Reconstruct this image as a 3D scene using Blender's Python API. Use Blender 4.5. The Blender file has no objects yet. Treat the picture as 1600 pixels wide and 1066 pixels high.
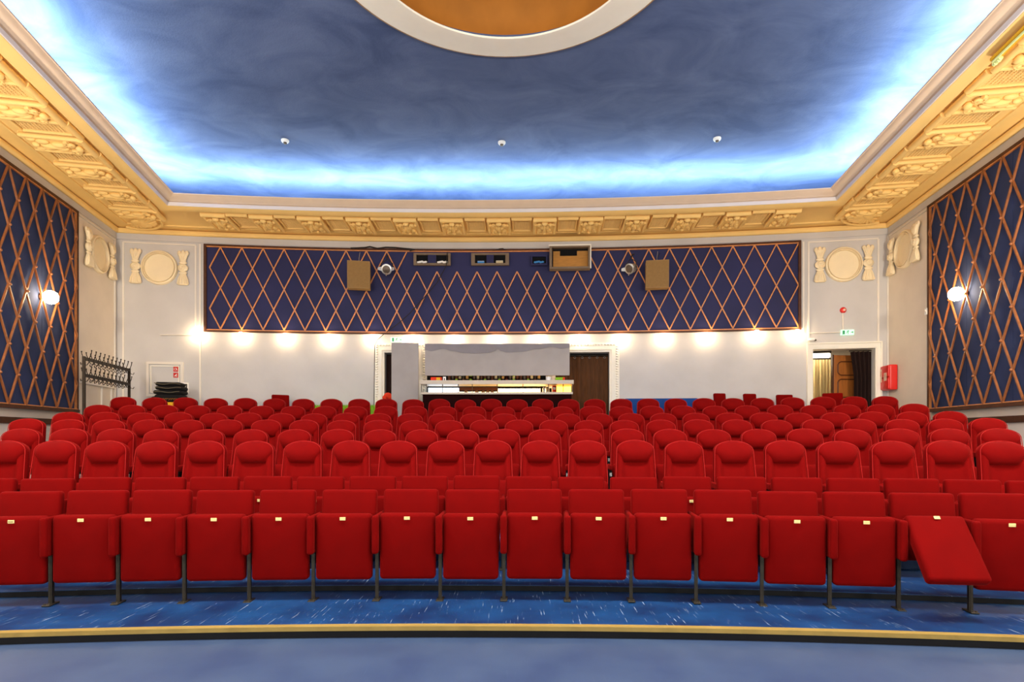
import bpy, bmesh, math, random
from mathutils import Vector, Matrix
random.seed(7)
C = bpy.context.scene.collection
SC = bpy.context.scene
sin, cos, pi, sqrt = math.sin, math.cos, math.pi, math.sqrt
EYE = 1.41; F = 889.0; CX = 800.0; HZ = 681.0

# ------------------------------------------------------------------ materials
def lin(c):
    return tuple(((v/255)/12.92 if v/255 <= .04045 else ((v/255+.055)/1.055)**2.4) for v in c) + (1,)
def mat(name, rgb, rough=.7, var=0.0, vscale=4.0, bump=0.0, bscale=60.0, metal=0.0, sheen=0.0, emit=None, estr=0.0, spec=.25, stretch=(1,1,1), rgb2=None, coat=0):
    m = bpy.data.materials.new(name); m.use_nodes = True
    nt = m.node_tree; p = nt.nodes['Principled BSDF']
    p.inputs['Roughness'].default_value = rough; p.inputs['Metallic'].default_value = metal
    p.inputs['Specular IOR Level'].default_value = spec
    a = lin(rgb); b = lin(rgb2) if rgb2 else tuple(min(1, x*(1-var)) for x in a[:3]) + (1,)
    tc = nt.nodes.new('ShaderNodeTexCoord'); mp = nt.nodes.new('ShaderNodeMapping'); mp.inputs['Scale'].default_value = stretch
    nt.links.new(tc.outputs['Object'], mp.inputs['Vector'])
    n = nt.nodes.new('ShaderNodeTexNoise'); n.inputs['Scale'].default_value = vscale; n.inputs['Detail'].default_value = 5
    nt.links.new(mp.outputs[0], n.inputs['Vector'])
    mx = nt.nodes.new('ShaderNodeMix'); mx.data_type = 'RGBA'; mx.inputs[6].default_value = a; mx.inputs[7].default_value = b
    cr = nt.nodes.new('ShaderNodeMapRange'); cr.inputs[1].default_value = .35; cr.inputs[2].default_value = .68
    nt.links.new(n.outputs[0], cr.inputs[0]); nt.links.new(cr.outputs[0], mx.inputs[0])
    nt.links.new(mx.outputs[2], p.inputs['Base Color'])
    if bump:
        n2 = nt.nodes.new('ShaderNodeTexNoise'); n2.inputs['Scale'].default_value = bscale; n2.inputs['Detail'].default_value = 4
        nt.links.new(mp.outputs[0], n2.inputs['Vector'])
        bp = nt.nodes.new('ShaderNodeBump'); bp.inputs['Strength'].default_value = bump; bp.inputs['Distance'].default_value = .02
        nt.links.new(n2.outputs[0], bp.inputs['Height']); nt.links.new(bp.outputs[0], p.inputs['Normal'])
    if sheen:
        p.inputs['Sheen Weight'].default_value = sheen; p.inputs['Sheen Roughness'].default_value = .35
        p.inputs['Sheen Tint'].default_value = (1, .05, .03, 1)
    if emit:
        p.inputs['Emission Color'].default_value = lin(emit); p.inputs['Emission Strength'].default_value = estr
    return m
M = {}
M['wall'] = mat('wall_paint', (201,197,193), .75, .10, 1.3, .08, 12)
M['wallside'] = mat('side_wall_paint', (226,213,194), .75, .10, 1.3, .08, 12)
M['trim'] = mat('trim_paint', (226,218,205), .6, .05)
M['frame'] = mat('door_frame_paint', (240,234,218), .55, .04)
M['yellow'] = mat('ochre_cream_paint', (244,204,126), .6, .06, 2, .05, 20)
M['grillepaint'] = mat('grille_ochre_paint', (236,198,126), .65, .06)
M['recess'] = mat('recess_ochre_paint', (196,148,80), .8, .1)
M['crown'] = mat('crown_pink_cream', (226,200,172), .55, .05)
M['band'] = mat('pale_band_paint', (222,212,206), .55, .04)
M['trough'] = mat('trough_white', (235,238,240), .8)
M['plaster'] = mat('cream_plaster', (240,222,184), .65, .05)
M['ring'] = mat('ring_cream', (250,244,224), .6, .03)
M['ringedge'] = mat('ring_gilt_edge', (150,112,62), .5, .1)
M['dome'] = mat('dome_gold', (176,112,36), .7, .12, 3, .05, 14)
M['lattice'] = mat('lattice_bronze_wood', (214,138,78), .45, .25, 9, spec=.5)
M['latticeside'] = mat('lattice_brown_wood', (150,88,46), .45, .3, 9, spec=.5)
M['darkwood'] = mat('dark_frame_wood', (84,48,28), .5, .4, 7)
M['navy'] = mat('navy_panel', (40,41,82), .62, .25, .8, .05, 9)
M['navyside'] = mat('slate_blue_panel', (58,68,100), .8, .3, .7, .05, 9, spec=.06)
M['gold'] = mat('brass_nosing', (206,172,92), .4, .2, 5, metal=.4, stretch=(1,8,1))
M['black'] = mat('black_plastic', (16,15,15), .5, .2)
M['darkmetal'] = mat('worn_grey_steel', (64,58,48), .5, .45, 14, metal=.4)
M['rackmetal'] = mat('rack_brown_steel', (58,48,38), .5, .3, 14, metal=.4)
M['silver'] = mat('silver_metal', (200,198,190), .35, .1, metal=.8)
M['red'] = mat('red_velvet_fabric', (126,2,1), .9, .18, 5, .15, 260, sheen=.32, spec=.1)
M['red2'] = mat('red_wool_fabric', (116,2,1), .92, .16, 4, .12, 300, sheen=.25, spec=.08)
M['piping'] = mat('rim_lit_piping', (172,22,18), .8)
M['brassplate'] = mat('cream_plate', (236,212,140), .4, .1)
M['platemark'] = mat('plate_engraving', (90,70,40), .6)
M['plastered_red'] = mat('red_gloss_plastic', (214,32,24), .35, .05, spec=.5)
M['white'] = mat('white_plastic', (238,236,230), .5)
M['whiteframe'] = mat('white_plate_sticker', (244,240,232), .5)
M['speaker'] = mat('beige_speaker_box', (150,118,72), .6, .1)
M['speakerface'] = mat('beige_speaker_cloth', (146,112,66), .9, .1, 20)
M['greyboard'] = mat('grey_board', (170,162,156), .8, .12, 2.0)
M['boardshade'] = mat('board_shade_grey', (140,134,136), .9, .1, 3)  # shade along the hanging board's top, put into the colour
M['counter'] = mat('counter_dark_red', (34,9,8), .85, .3, spec=.05)
M['counterslab'] = mat('counter_pale_slab', (205,190,170), .4, .08)
M['steel'] = mat('case_steel', (96,84,72), .4, metal=.5)
M['curtain'] = mat('brown_curtain', (84,52,26), .85, .35, 6, stretch=(6,6,.6))
M['curtaindark'] = mat('dark_brown_curtain', (40,20,14), .85, .4, 6, stretch=(6,6,.6))
M['palecurtain'] = mat('pale_straw_curtain', (222,198,140), .85, .2, 8, stretch=(5,5,.3))
M['doorwood'] = mat('varnished_door_wood', (166,96,36), .4, .25, 4, stretch=(6,6,.8), spec=.5)
M['doorwooddark'] = mat('dark_door_moulding', (92,48,20), .4, .2)
M['bluesofa'] = mat('blue_sofa_fabric', (24,66,130), .85, .15)
M['grass'] = mat('artificial_grass', (140,190,44), .9, .35, 30)
M['woodstrip'] = mat('light_wood', (196,150,84), .6, .2)
M['yellowcushion'] = mat('yellow_cushion', (232,176,40), .85, .1)
M['blackcloth'] = mat('black_cloth', (24,21,20), .9, .3)
M['strap'] = mat('grey_olive_strap', (98,88,70), .8, .2)
M['embroid'] = mat('gold_embroidery', (150,100,44), .7, .3)
M['corridor'] = mat('corridor_paint', (214,200,176), .8, .05)
M['cable'] = mat('black_cable', (34,28,26), .6)
M['bluebox'] = mat('blue_carton', (60,130,190), .6)
M['boxbeige'] = mat('beige_carton', (190,176,140), .7)
M['windowframe'] = mat('window_grey_wood', (122,104,84), .6, .15)
M['boothwood'] = mat('booth_wood', (182,126,54), .55, .2, 5, stretch=(1,1,6))
M['boothblack'] = mat('booth_dark', (9,9,10), .9)
M['orange'] = mat('orange_red_cloth', (226,62,30), .85, .2)
M['green'] = mat('sign_green', (60,160,110), .5)
M['signlit'] = mat('lit_sign_face', (200,240,215), .5, emit=(170,240,205), estr=.55)
M['signpale'] = mat('pale_sign_face', (225,240,228), .5, emit=(215,240,225), estr=.4)
M['greenglass'] = mat('yellow_green_glass', (226,236,160), .15, spec=.6)
M['signred'] = mat('sticker_red', (200,40,36), .5)
M['bulb'] = mat('glowing_bulb', (255,230,190), .5, emit=(255,224,178), estr=75)
M['globe'] = mat('glowing_globe', (255,235,205), .5, emit=(255,222,170), estr=62)
M['caselamp'] = mat('case_lamp', (255,240,210), .5, emit=(255,214,140), estr=9)
M['tubelamp'] = mat('tube_lamp', (255,250,240), .5, emit=(255,245,225), estr=7)
M['coldlamp'] = mat('cold_case_lamp', (235,245,255), .5, emit=(225,240,255), estr=3.2)

def glass():
    m = bpy.data.materials.new('case_glass'); m.use_nodes = True; nt = m.node_tree
    p = nt.nodes['Principled BSDF']; p.inputs['Base Color'].default_value = (1,1,1,1)
    p.inputs['Roughness'].default_value = .03; p.inputs['Transmission Weight'].default_value = 1; p.inputs['IOR'].default_value = 1.02
    return m
M['glass'] = glass()

def floor_mat(name, base, dark, scratch, scratch_amt, ctr):
    """painted boards, scuffed by feet walking along the radius of the rows"""
    m = bpy.data.materials.new(name); m.use_nodes = True; nt = m.node_tree; N = nt.nodes; L = nt.links
    p = N['Principled BSDF']; p.inputs['Roughness'].default_value = .42; p.inputs['Specular IOR Level'].default_value = .4
    tc = N.new('ShaderNodeTexCoord')
    n1 = N.new('ShaderNodeTexNoise'); n1.inputs['Scale'].default_value = 2.2; n1.inputs['Detail'].default_value = 6; L.new(tc.outputs['Object'], n1.inputs['Vector'])
    r1 = N.new('ShaderNodeMapRange'); r1.inputs[1].default_value = .35; r1.inputs[2].default_value = .66; L.new(n1.outputs[0], r1.inputs[0])
    mx = N.new('ShaderNodeMix'); mx.data_type = 'RGBA'; mx.inputs[6].default_value = lin(base); mx.inputs[7].default_value = lin(dark); L.new(r1.outputs[0], mx.inputs[0])
    mp = N.new('ShaderNodeMapping'); mp.inputs['Scale'].default_value = (70, 3.2, 1); mp.inputs['Rotation'].default_value = (0,0,.05); L.new(tc.outputs['Object'], mp.inputs['Vector'])
    n2 = N.new('ShaderNodeTexNoise'); n2.inputs['Scale'].default_value = 1.0; n2.inputs['Detail'].default_value = 3; n2.inputs['Roughness'].default_value = .6; L.new(mp.outputs[0], n2.inputs['Vector'])
    r2 = N.new('ShaderNodeMapRange'); r2.inputs[1].default_value = .635; r2.inputs[2].default_value = .69; L.new(n2.outputs[0], r2.inputs[0])
    n3 = N.new('ShaderNodeTexNoise'); n3.inputs['Scale'].default_value = 2.6; L.new(tc.outputs['Object'], n3.inputs['Vector'])
    r3 = N.new('ShaderNodeMapRange'); r3.inputs[1].default_value = .28; r3.inputs[2].default_value = .62; r3.inputs[4].default_value = scratch_amt; L.new(n3.outputs[0], r3.inputs[0])
    mu = N.new('ShaderNodeMath'); mu.operation = 'MULTIPLY'; L.new(r2.outputs[0], mu.inputs[0]); L.new(r3.outputs[0], mu.inputs[1])
    m2 = N.new('ShaderNodeMix'); m2.data_type = 'RGBA'; m2.inputs[7].default_value = lin(scratch); L.new(mx.outputs[2], m2.inputs[6]); L.new(mu.outputs[0], m2.inputs[0])
    L.new(m2.outputs[2], p.inputs['Base Color'])
    return m
M['platform'] = floor_mat('scuffed_blue_paint', (20,70,120), (10,42,84), (186,206,226), .75, 0)
M['floor'] = floor_mat('grey_blue_floor', (66,84,112), (54,72,104), (150,160,180), .04, 0)

def ceiling_mat():
    m = bpy.data.materials.new('ceiling_sky_blue'); m.use_nodes = True; nt = m.node_tree; N = nt.nodes; L = nt.links
    p = N['Principled BSDF']; p.inputs['Roughness'].default_value = .8; p.inputs['Specular IOR Level'].default_value = .15
    tc = N.new('ShaderNodeTexCoord')
    mp = N.new('ShaderNodeMapping'); mp.inputs['Scale'].default_value = (.55, .8, 1); L.new(tc.outputs['Object'], mp.inputs['Vector'])
    n = N.new('ShaderNodeTexNoise'); n.inputs['Scale'].default_value = 1.4; n.inputs['Detail'].default_value = 9; n.inputs['Roughness'].default_value = .62; n.inputs['Distortion'].default_value = .8; L.new(mp.outputs[0], n.inputs['Vector'])
    cr = N.new('ShaderNodeValToRGB'); e = cr.color_ramp.elements
    e[0].position = .32; e[0].color = lin((70,86,124)); e[1].position = .72; e[1].color = lin((100,116,152))
    L.new(n.outputs[0], cr.inputs[0]); L.new(cr.outputs[0], p.inputs['Base Color'])
    n2 = N.new('ShaderNodeTexNoise'); n2.inputs['Scale'].default_value = 40; L.new(tc.outputs['Object'], n2.inputs['Vector'])
    b = N.new('ShaderNodeBump'); b.inputs['Strength'].default_value = .2; b.inputs['Distance'].default_value = .02
    L.new(n2.outputs[0], b.inputs['Height']); L.new(b.outputs[0], p.inputs['Normal'])
    return m
M['ceiling'] = ceiling_mat()

# ------------------------------------------------------------------ mesh building
class MB:
    def __init__(s): s.v = []; s.f = []
    def add(s, vs, fs, m=None):
        b = len(s.v)
        s.v += [tuple(m @ Vector(v)) if m is not None else tuple(v) for v in vs]
        s.f += [tuple(i+b for i in f) for f in fs]; return s
    def box(s, c, d, m=None):
        x,y,z = c; a,b,h = d[0]/2, d[1]/2, d[2]/2
        vs = [(x+i*a, y+j*b, z+k*h) for k in (-1,1) for j in (-1,1) for i in (-1,1)]
        return s.add(vs, [(0,2,3,1),(4,5,7,6),(0,1,5,4),(2,6,7,3),(0,4,6,2),(1,3,7,5)], m)
    def hexa(s, p, m=None):   # p: 4 bottom, 4 top, both counter-clockwise seen from above
        return s.add(p, [(3,2,1,0),(4,5,6,7),(0,1,5,4),(1,2,6,5),(2,3,7,6),(3,0,4,7)], m)
    def rbox(s, c, d, r, n=3, m=None, bulge=0.0):
        """box with rounded edges; bulge puffs the large faces"""
        hx,hy,hz = d[0]/2, d[1]/2, d[2]/2; r = min(r, hx, hy, hz)
        def ax(h):
            a = [-h + r*(1-cos(pi/2*i/n)) for i in range(n+1)]
            mid = [(-h+r) + (2*h-2*r)*i/4 for i in range(1,4)] if h-r > 1e-5 else []
            return a + mid + [-q for q in reversed(a)]
        X,Y,Z = ax(hx), ax(hy), ax(hz)
        idx = {}; vs = []
        def P(i,j,k):
            key = (i,j,k)
            if key in idx: return idx[key]
            q = Vector((X[i],Y[j],Z[k]))
            inn = Vector((max(-hx+r,min(hx-r,q.x)), max(-hy+r,min(hy-r,q.y)), max(-hz+r,min(hz-r,q.z))))
            dd = q-inn
            if dd.length > 1e-9:
                w = max(abs(dd.x),abs(dd.y),abs(dd.z)); dd = dd.normalized()*w if w<r else dd.normalized()*r
                q = inn + dd
            if bulge:
                u,v = q.x/hx, q.z/hz
                q.y += math.copysign(1, q.y)*bulge*(1-u*u)*(1-v*v) if abs(q.y) > hy*.5 else 0
            idx[key] = len(vs); vs.append((q.x+c[0], q.y+c[1], q.z+c[2])); return idx[key]
        fs = []; nx,ny,nz = len(X)-1,len(Y)-1,len(Z)-1
        for i in range(nx):
            for j in range(ny):
                fs.append((P(i,j,0),P(i,j+1,0),P(i+1,j+1,0),P(i+1,j,0))); fs.append((P(i,j,nz),P(i+1,j,nz),P(i+1,j+1,nz),P(i,j+1,nz)))
        for i in range(nx):
            for k in range(nz):
                fs.append((P(i,0,k),P(i+1,0,k),P(i+1,0,k+1),P(i,0,k+1))); fs.append((P(i,ny,k),P(i,ny,k+1),P(i+1,ny,k+1),P(i+1,ny,k)))
        for j in range(ny):
            for k in range(nz):
                fs.append((P(0,j,k),P(0,j,k+1),P(0,j+1,k+1),P(0,j+1,k))); fs.append((P(nx,j,k),P(nx,j+1,k),P(nx,j+1,k+1),P(nx,j,k+1)))
        return s.add(vs, fs, m)
    def tube(s, pts, r, n=8, m=None, closed=False):
        pts = [Vector(p) for p in pts]; k = len(pts); vs = []; fs = []
        rr = r if isinstance(r,(list,tuple)) else [r]*k
        up = None
        for i,p in enumerate(pts):
            if closed: t = pts[(i+1)%k]-pts[i-1]
            else: t = pts[min(i+1,k-1)]-pts[max(i-1,0)]
            t.normalize()
            if up is None:
                up = Vector((0,0,1)) if abs(t.z)<.9 else Vector((1,0,0))
            a = t.cross(up)
            if a.length < 1e-4: a = t.cross(Vector((1,.3,0)))
            a.normalize(); b = a.cross(t).normalized(); up = b
            for j in range(n):
                w = 2*pi*j/n; vs.append(p + (a*cos(w)+b*sin(w))*rr[i])
        for i in range(k if closed else k-1):
            for j in range(n):
                a0,a1 = i*n+j, i*n+(j+1)%n; b0,b1 = ((i+1)%k)*n+j, ((i+1)%k)*n+(j+1)%n
                fs.append((a0,b0,b1,a1))
        if not closed: fs += [tuple(range(n)), tuple(reversed(range((k-1)*n,k*n)))]
        return s.add(vs, fs, m)
    def bar(s, p, q, w, d, nrm, m=None):
        """square bar from p to q, w wide in the plane, d thick along nrm"""
        p,q,nrm = Vector(p),Vector(q),Vector(nrm).normalized(); t = (q-p).normalized(); a = t.cross(nrm).normalized()*w/2; n = nrm*d/2
        return s.hexa([p-a-n, p+a-n, p+a+n, p-a+n, q-a-n, q+a-n, q+a+n, q-a+n], m)
    def lathe(s, prof, n=24, m=None, cap=True):
        vs = []; fs = []; k = len(prof)
        for i in range(n):
            w = 2*pi*i/n
            for (r,z) in prof: vs.append((r*cos(w), r*sin(w), z))
        for i in range(n):
            for j in range(k-1):
                a,b = i*k+j, ((i+1)%n)*k+j; fs.append((a,b,b+1,a+1))
        return s.add(vs, fs, m)
    def sphere(s, c, r, m=None, nu=14, nv=8):
        rx,ry,rz = r if isinstance(r,(tuple,list)) else (r,r,r); vs = [(c[0],c[1],c[2]-rz)]; fs = []
        for j in range(1,nv):
            a = -pi/2+pi*j/nv
            for i in range(nu):
                w = 2*pi*i/nu; vs.append((c[0]+rx*cos(a)*cos(w), c[1]+ry*cos(a)*sin(w), c[2]+rz*sin(a)))
        vs.append((c[0],c[1],c[2]+rz)); t = len(vs)-1
        for i in range(nu):
            fs.append((0, 1+(i+1)%nu, 1+i)); fs.append((t, t-nu+i, t-nu+(i+1)%nu))
            for j in range(nv-2):
                a,b = 1+j*nu+i, 1+j*nu+(i+1)%nu; fs.append((a,b,b+nu,a+nu))
        return s.add(vs, fs, m)
    def sweep(s, rows, closed_prof=False):
        """rows: list of equal-length point rows"""
        b = len(s.v); k = len(rows[0])
        for r in rows: s.v += [tuple(p) for p in r]
        for i in range(len(rows)-1):
            for j in range(k if closed_prof else k-1):
                a0,a1 = b+i*k+j, b+i*k+(j+1)%k; s.f.append((a0,a1,a1+k,a0+k))
        return s
    def mesh(s, name, m, smooth=False):
        me = bpy.data.meshes.new(name); me.from_pydata(s.v, [], s.f); me.materials.append(m)
        bm = bmesh.new(); bm.from_mesh(me); bmesh.ops.recalc_face_normals(bm, faces=bm.faces); bm.to_mesh(me); bm.free()
        if smooth:
            for p in me.polygons: p.use_smooth = True
            me.set_sharp_from_angle(angle=math.radians(smooth if smooth is not True else 50))
        return me
    def build(s, name, m, parent=None, smooth=False):
        o = bpy.data.objects.new(name, s.mesh(name, m, smooth)); C.objects.link(o)
        if parent is not None: o.parent = parent
        return o
def tag(o, label=None, cat=None, group=None, kind=None):
    if label: o['label'] = label
    if cat: o['category'] = cat
    if group: o['group'] = group
    if kind: o['kind'] = kind
    return o
def thing(name, loc, rz, label, cat, group=None, kind=None):
    o = bpy.data.objects.new(name, None); C.objects.link(o); o.location = loc; o.rotation_euler = (0,0,rz); o.empty_display_size = .1
    return tag(o, label, cat, group, kind)
def dup(root):
    r = root.copy(); C.objects.link(r)
    for ch in root.children:
        c = ch.copy(); C.objects.link(c); c.parent = r
        for g in ch.children:
            d = g.copy(); C.objects.link(d); d.parent = c
    return r
def struct(o): o['kind'] = 'structure'; return o
def T(x,y,z): return Matrix.Translation((x,y,z))
def R(a, ax): return Matrix.Rotation(a, 4, ax)
ORD = ['','first','second','third','fourth','fifth','sixth','seventh','eighth','ninth','tenth','eleventh','twelfth','thirteenth','fourteenth','fifteenth','sixteenth','seventeenth','eighteenth','nineteenth','twentieth','twenty-first','twenty-second','twenty-third','twenty-fourth','twenty-fifth','twenty-sixth','twenty-seventh','twenty-eighth']

# ------------------------------------------------------------------ the room's geometry
WXC, WZC, WR = -1.17, -36.69, 51.0            # the curved back wall: an arc
CL = Vector((-9.48, 13.63)); DL = Vector((-.2080, .9781)); NL = Vector((.9781, .2080))
CR = Vector((8.81, 13.32)); DR = Vector((.1610, .9870)); NR = Vector((-.9870, .1610))
YF = -4.0                                      # where the auditorium ends on the stage side
FL_BACK = 1.12
def arc_pt(th, e=0.0): return Vector((WXC+(WR-e)*sin(th), WZC+(WR-e)*cos(th)))
def miter(side, e):
    c,d,n = (CL,DL,NL) if side < 0 else (CR,DR,NR)
    p = c + n*e; q = p - Vector((WXC,WZC)); b = q.dot(d); cc = q.length_squared-(WR-e)**2
    return p + d*(-b+sqrt(b*b-cc))
def th_of(p): return math.atan2(p.x-WXC, p.y-WZC)
TH_L, TH_R = th_of(CL), th_of(CR)
def th_px(px, e=0.0):
    t = (px-CX)/F; r = WR-e; a = t*t+1; b = -2*(t*WXC+WZC); c = WXC**2+WZC**2-r*r
    y = (-b+sqrt(b*b-4*a*c))/(2*a); return math.atan2(t*y-WXC, y-WZC)
def z_px(py, Y): return EYE + (HZ-py)/F*Y
def back(px, py, e=0.0):
    th = th_px(px, e); p = arc_pt(th, e); return th, p, z_px(py, p.y)
def side_px(px, py, s, e=0.0):
    """point on a side wall, e out from it"""
    c,d,n = (CL,DL,NL) if s < 0 else (CR,DR,NR); p = c+n*e; t = (px-CX)/F
    k = (t*p.y-p.x)/(d.x-t*d.y); q = p+d*k; return q, z_px(py, q.y)
RZ_L = math.atan2(DL.y, DL.x); RZ_R = math.atan2(-DR.y, -DR.x)
def on_back(name, px, py, e, label, cat, group=None):
    th,p,z = back(px,py,e); return thing(name, (p.x,p.y,z), -th, label, cat, group)
def on_side(name, px, py, s, e, label, cat, group=None):
    q,z = side_px(px,py,s,e); return thing(name, (q.x,q.y,z), RZ_L if s<0 else RZ_R, label, cat, group)
def path(e, narc=48, y_front=YF):
    a,b = miter(-1,e), miter(1,e)
    pl = a - DL*((a.y-y_front)/DL.y); pr = b - DR*((b.y-y_front)/DR.y)
    ta = math.atan2(a.x-WXC, a.y-WZC); tb = math.atan2(b.x-WXC, b.y-WZC)
    return [pl] + [Vector((WXC+(WR-e)*sin(ta+(tb-ta)*i/narc), WZC+(WR-e)*cos(ta+(tb-ta)*i/narc))) for i in range(narc+1)] + [pr]
def cornice_sweep(prof, closed=False):
    mb = MB(); cols = [path(e) for e,_ in prof]
    mb.sweep([[ (cols[j][i].x, cols[j][i].y, prof[j][1]) for j in range(len(prof))] for i in range(len(cols[0]))], closed)
    return mb
def arcbox(mb, t0, t1, e0, e1, z0, z1, step=.02):
    """block following the back wall between two angles, e0..e1 out from it"""
    n = max(1, int(abs(t1-t0)/step)+1)
    for i in range(n):
        a,b = t0+(t1-t0)*i/n, t0+(t1-t0)*(i+1)/n
        p = [arc_pt(a,e1), arc_pt(b,e1), arc_pt(b,e0), arc_pt(a,e0)]
        mb.hexa([(q.x,q.y,z0) for q in p]+[(q.x,q.y,z1) for q in p])
    return mb
def arcband(mb, t0, t1, e0, e1, z0, z1, n=40):
    """one closed ring-shaped block, no inner faces"""
    rows = []
    for i in range(n+1):
        a = t0+(t1-t0)*i/n; f,k = arc_pt(a,e1), arc_pt(a,e0)
        rows.append([(f.x,f.y,z0),(f.x,f.y,z1),(k.x,k.y,z1),(k.x,k.y,z0)])
    b = len(mb.v); mb.sweep(rows, True); mb.f += [(b,b+1,b+2,b+3), tuple(b+n*4+i for i in (3,2,1,0))]
    return mb
ZCEIL = 7.21
# back wall with its three doorways
DOOR_Z = 3.49
holes = [(th_px(601), th_px(652)), (th_px(868), th_px(952)), (th_px(1268), th_px(1368))]
mb = MB(); cur = TH_L-.008
for h0,h1 in holes:
    arcband(mb, cur, h0, -.25, 0, 0, ZCEIL+.05, 12); arcband(mb, h0, h1, -.25, 0, DOOR_Z, ZCEIL+.05, 4); arcband(mb, h0, h1, -.25, 0, 0, FL_BACK, 4); cur = h1
arcband(mb, cur, TH_R+.008, -.25, 0, 0, ZCEIL+.05, 4)
struct(mb.build('wall_back', M['wall'], smooth=30))
for nm,c,d,n in (('wall_left',CL,DL,NL),('wall_right',CR,DR,NR)):
    a = c+d*.05; f = c-d*((c.y-YF)/d.y); o = n*-.25
    q = [f, a, a+o, f+o]
    if nm == 'wall_right': q = [a, f, f+o, a+o]
    struct(MB().hexa([(p.x,p.y,-.1) for p in q]+[(p.x,p.y,ZCEIL+.05) for p in q]).build(nm, M['wallside']))

# ceiling with a round opening
RCX, RCY = -.1, 6.33
bm = bmesh.new()
def loop(pts):
    vs = [bm.verts.new((p[0],p[1],ZCEIL)) for p in pts]
    return [bm.edges.new((vs[i], vs[(i+1)%len(vs)])) for i in range(len(vs))]
ed = loop([(p.x,p.y) for p in path(-.05)]) + loop([(RCX+2.05*cos(2*pi*i/64), RCY+2.05*sin(2*pi*i/64)) for i in range(64)])
bmesh.ops.triangle_fill(bm, use_beauty=True, edges=ed)
bmesh.ops.recalc_face_normals(bm, faces=bm.faces)
ex = bmesh.ops.extrude_face_region(bm, geom=list(bm.faces)); bmesh.ops.translate(bm, verts=[v for v in ex['geom'] if isinstance(v, bmesh.types.BMVert)], vec=(0,0,.12))
bmesh.ops.recalc_face_normals(bm, faces=bm.faces)
me = bpy.data.meshes.new('ceiling'); bm.to_mesh(me); bm.free(); me.materials.append(M['ceiling'])
o = bpy.data.objects.new('ceiling', me); C.objects.link(o); struct(o)

# the round plaster ring and the dome in it
rg = thing('ceiling_ring', (RCX,RCY,ZCEIL), 0, 'wide cream plaster ring around the golden dome in the blue ceiling', 'ceiling ring')
MB().lathe([(2.26,-.075),(2.20,-.085),(1.74,-.205),(1.69,-.205),(1.685,-.18),(1.72,-.17),(2.04,-.02),(2.04,.0),(2.25,.0),(2.26,-.075)], 96).build('ring_face', M['ring'], rg, 40)
MB().lathe([(2.255,.0),(2.31,-.01),(2.315,-.03),(2.29,-.05),(2.285,-.07),(2.262,-.078),(2.255,0)], 96).build('gilt_edge', M['ringedge'], rg, 40)
pr = [(2.06, -.01)] + [(2.06*cos(a), 1.05*sin(a)) for a in [pi/2*i/16 for i in range(1,16)]] + [(.01,1.05)]
d = MB().lathe(pr, 64).build('dome', M['dome'], None, True); d.location = (RCX,RCY,ZCEIL)
struct(d)

# cornice round three sides
cor = cornice_sweep([(-.02,6.265),(.05,6.27),(.075,6.295),(.085,6.33),(.08,6.368),(.004,6.374),(.004,6.398),(.10,6.398),(.30,6.375),(.38,6.355),(.40,6.36),(.41,6.385),(.47,6.39),(1.50,6.345),(1.54,6.32),(1.56,6.29),(1.60,6.283),(1.68,6.295),(1.755,6.325),(1.76,6.335)]).build('cornice', M['yellow'], None, 40); struct(cor)
b1 = cornice_sweep([(1.755,6.33),(1.775,6.332),(1.785,6.395),(1.77,6.41),(1.765,6.415)]).build('pale_band', M['band'], cor, 40)
b2 = cornice_sweep([(1.765,6.412),(1.80,6.42),(1.81,6.435),(1.86,6.46),(1.91,6.50),(1.925,6.51),(1.93,6.515),(1.945,6.518),(1.95,6.535),(1.93,6.54),(1.90,6.53),(1.80,6.47)]).build('crown_moulding', M['crown'], cor, 40)
tr = cornice_sweep([(1.905,6.53),(1.80,6.45),(.02,6.45)]).build('light_trough', M['trough'], cor)

# cartouches and grilles on the soffit; local x along the wall, -y into the room, z = 0 at the soffit
def cartouche_mesh():
    mb = MB()
    mb.rbox((0,-.98,-.035), (.50,.86,.09), .03, 2)
    for s in (-1,1):
        mb.rbox((s*.235,-.98,-.075), (.075,.92,.07), .03, 2)
    mb.tube([(-.26,-1.42,-.07),(.26,-1.42,-.07)], .06, 10); mb.tube([(-.24,-.56,-.05),(.24,-.56,-.05)], .045, 10)
    for s in (-1,1):                                     # volutes
        pts = [(s*(.13+.075*(1-k/14)*cos(k*.75)), -1.22+.09*(1-k/14)*sin(k*.75), -.11-.002*k) for k in range(13)]
        mb.tube(pts, [.034-.0015*k for k in range(13)], 6)
        mb.sphere((s*.13,-1.22,-.115), (.035,.035,.04))
        mb.sphere((s*.10,-.80,-.09), (.06,.10,.04)); mb.sphere((s*.15,-.66,-.085), (.04,.07,.035)); mb.sphere((s*.06,-1.02,-.10), (.05,.11,.05))
    mb.sphere((0,-.92,-.095), (.05,.20,.06)); mb.sphere((0,-1.30,-.12), (.07,.06,.05)); mb.sphere((0,-.66,-.10), (.045,.06,.045))
    return mb.mesh('cartouche', M['plaster'] if False else M['yellow'], True)
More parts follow.
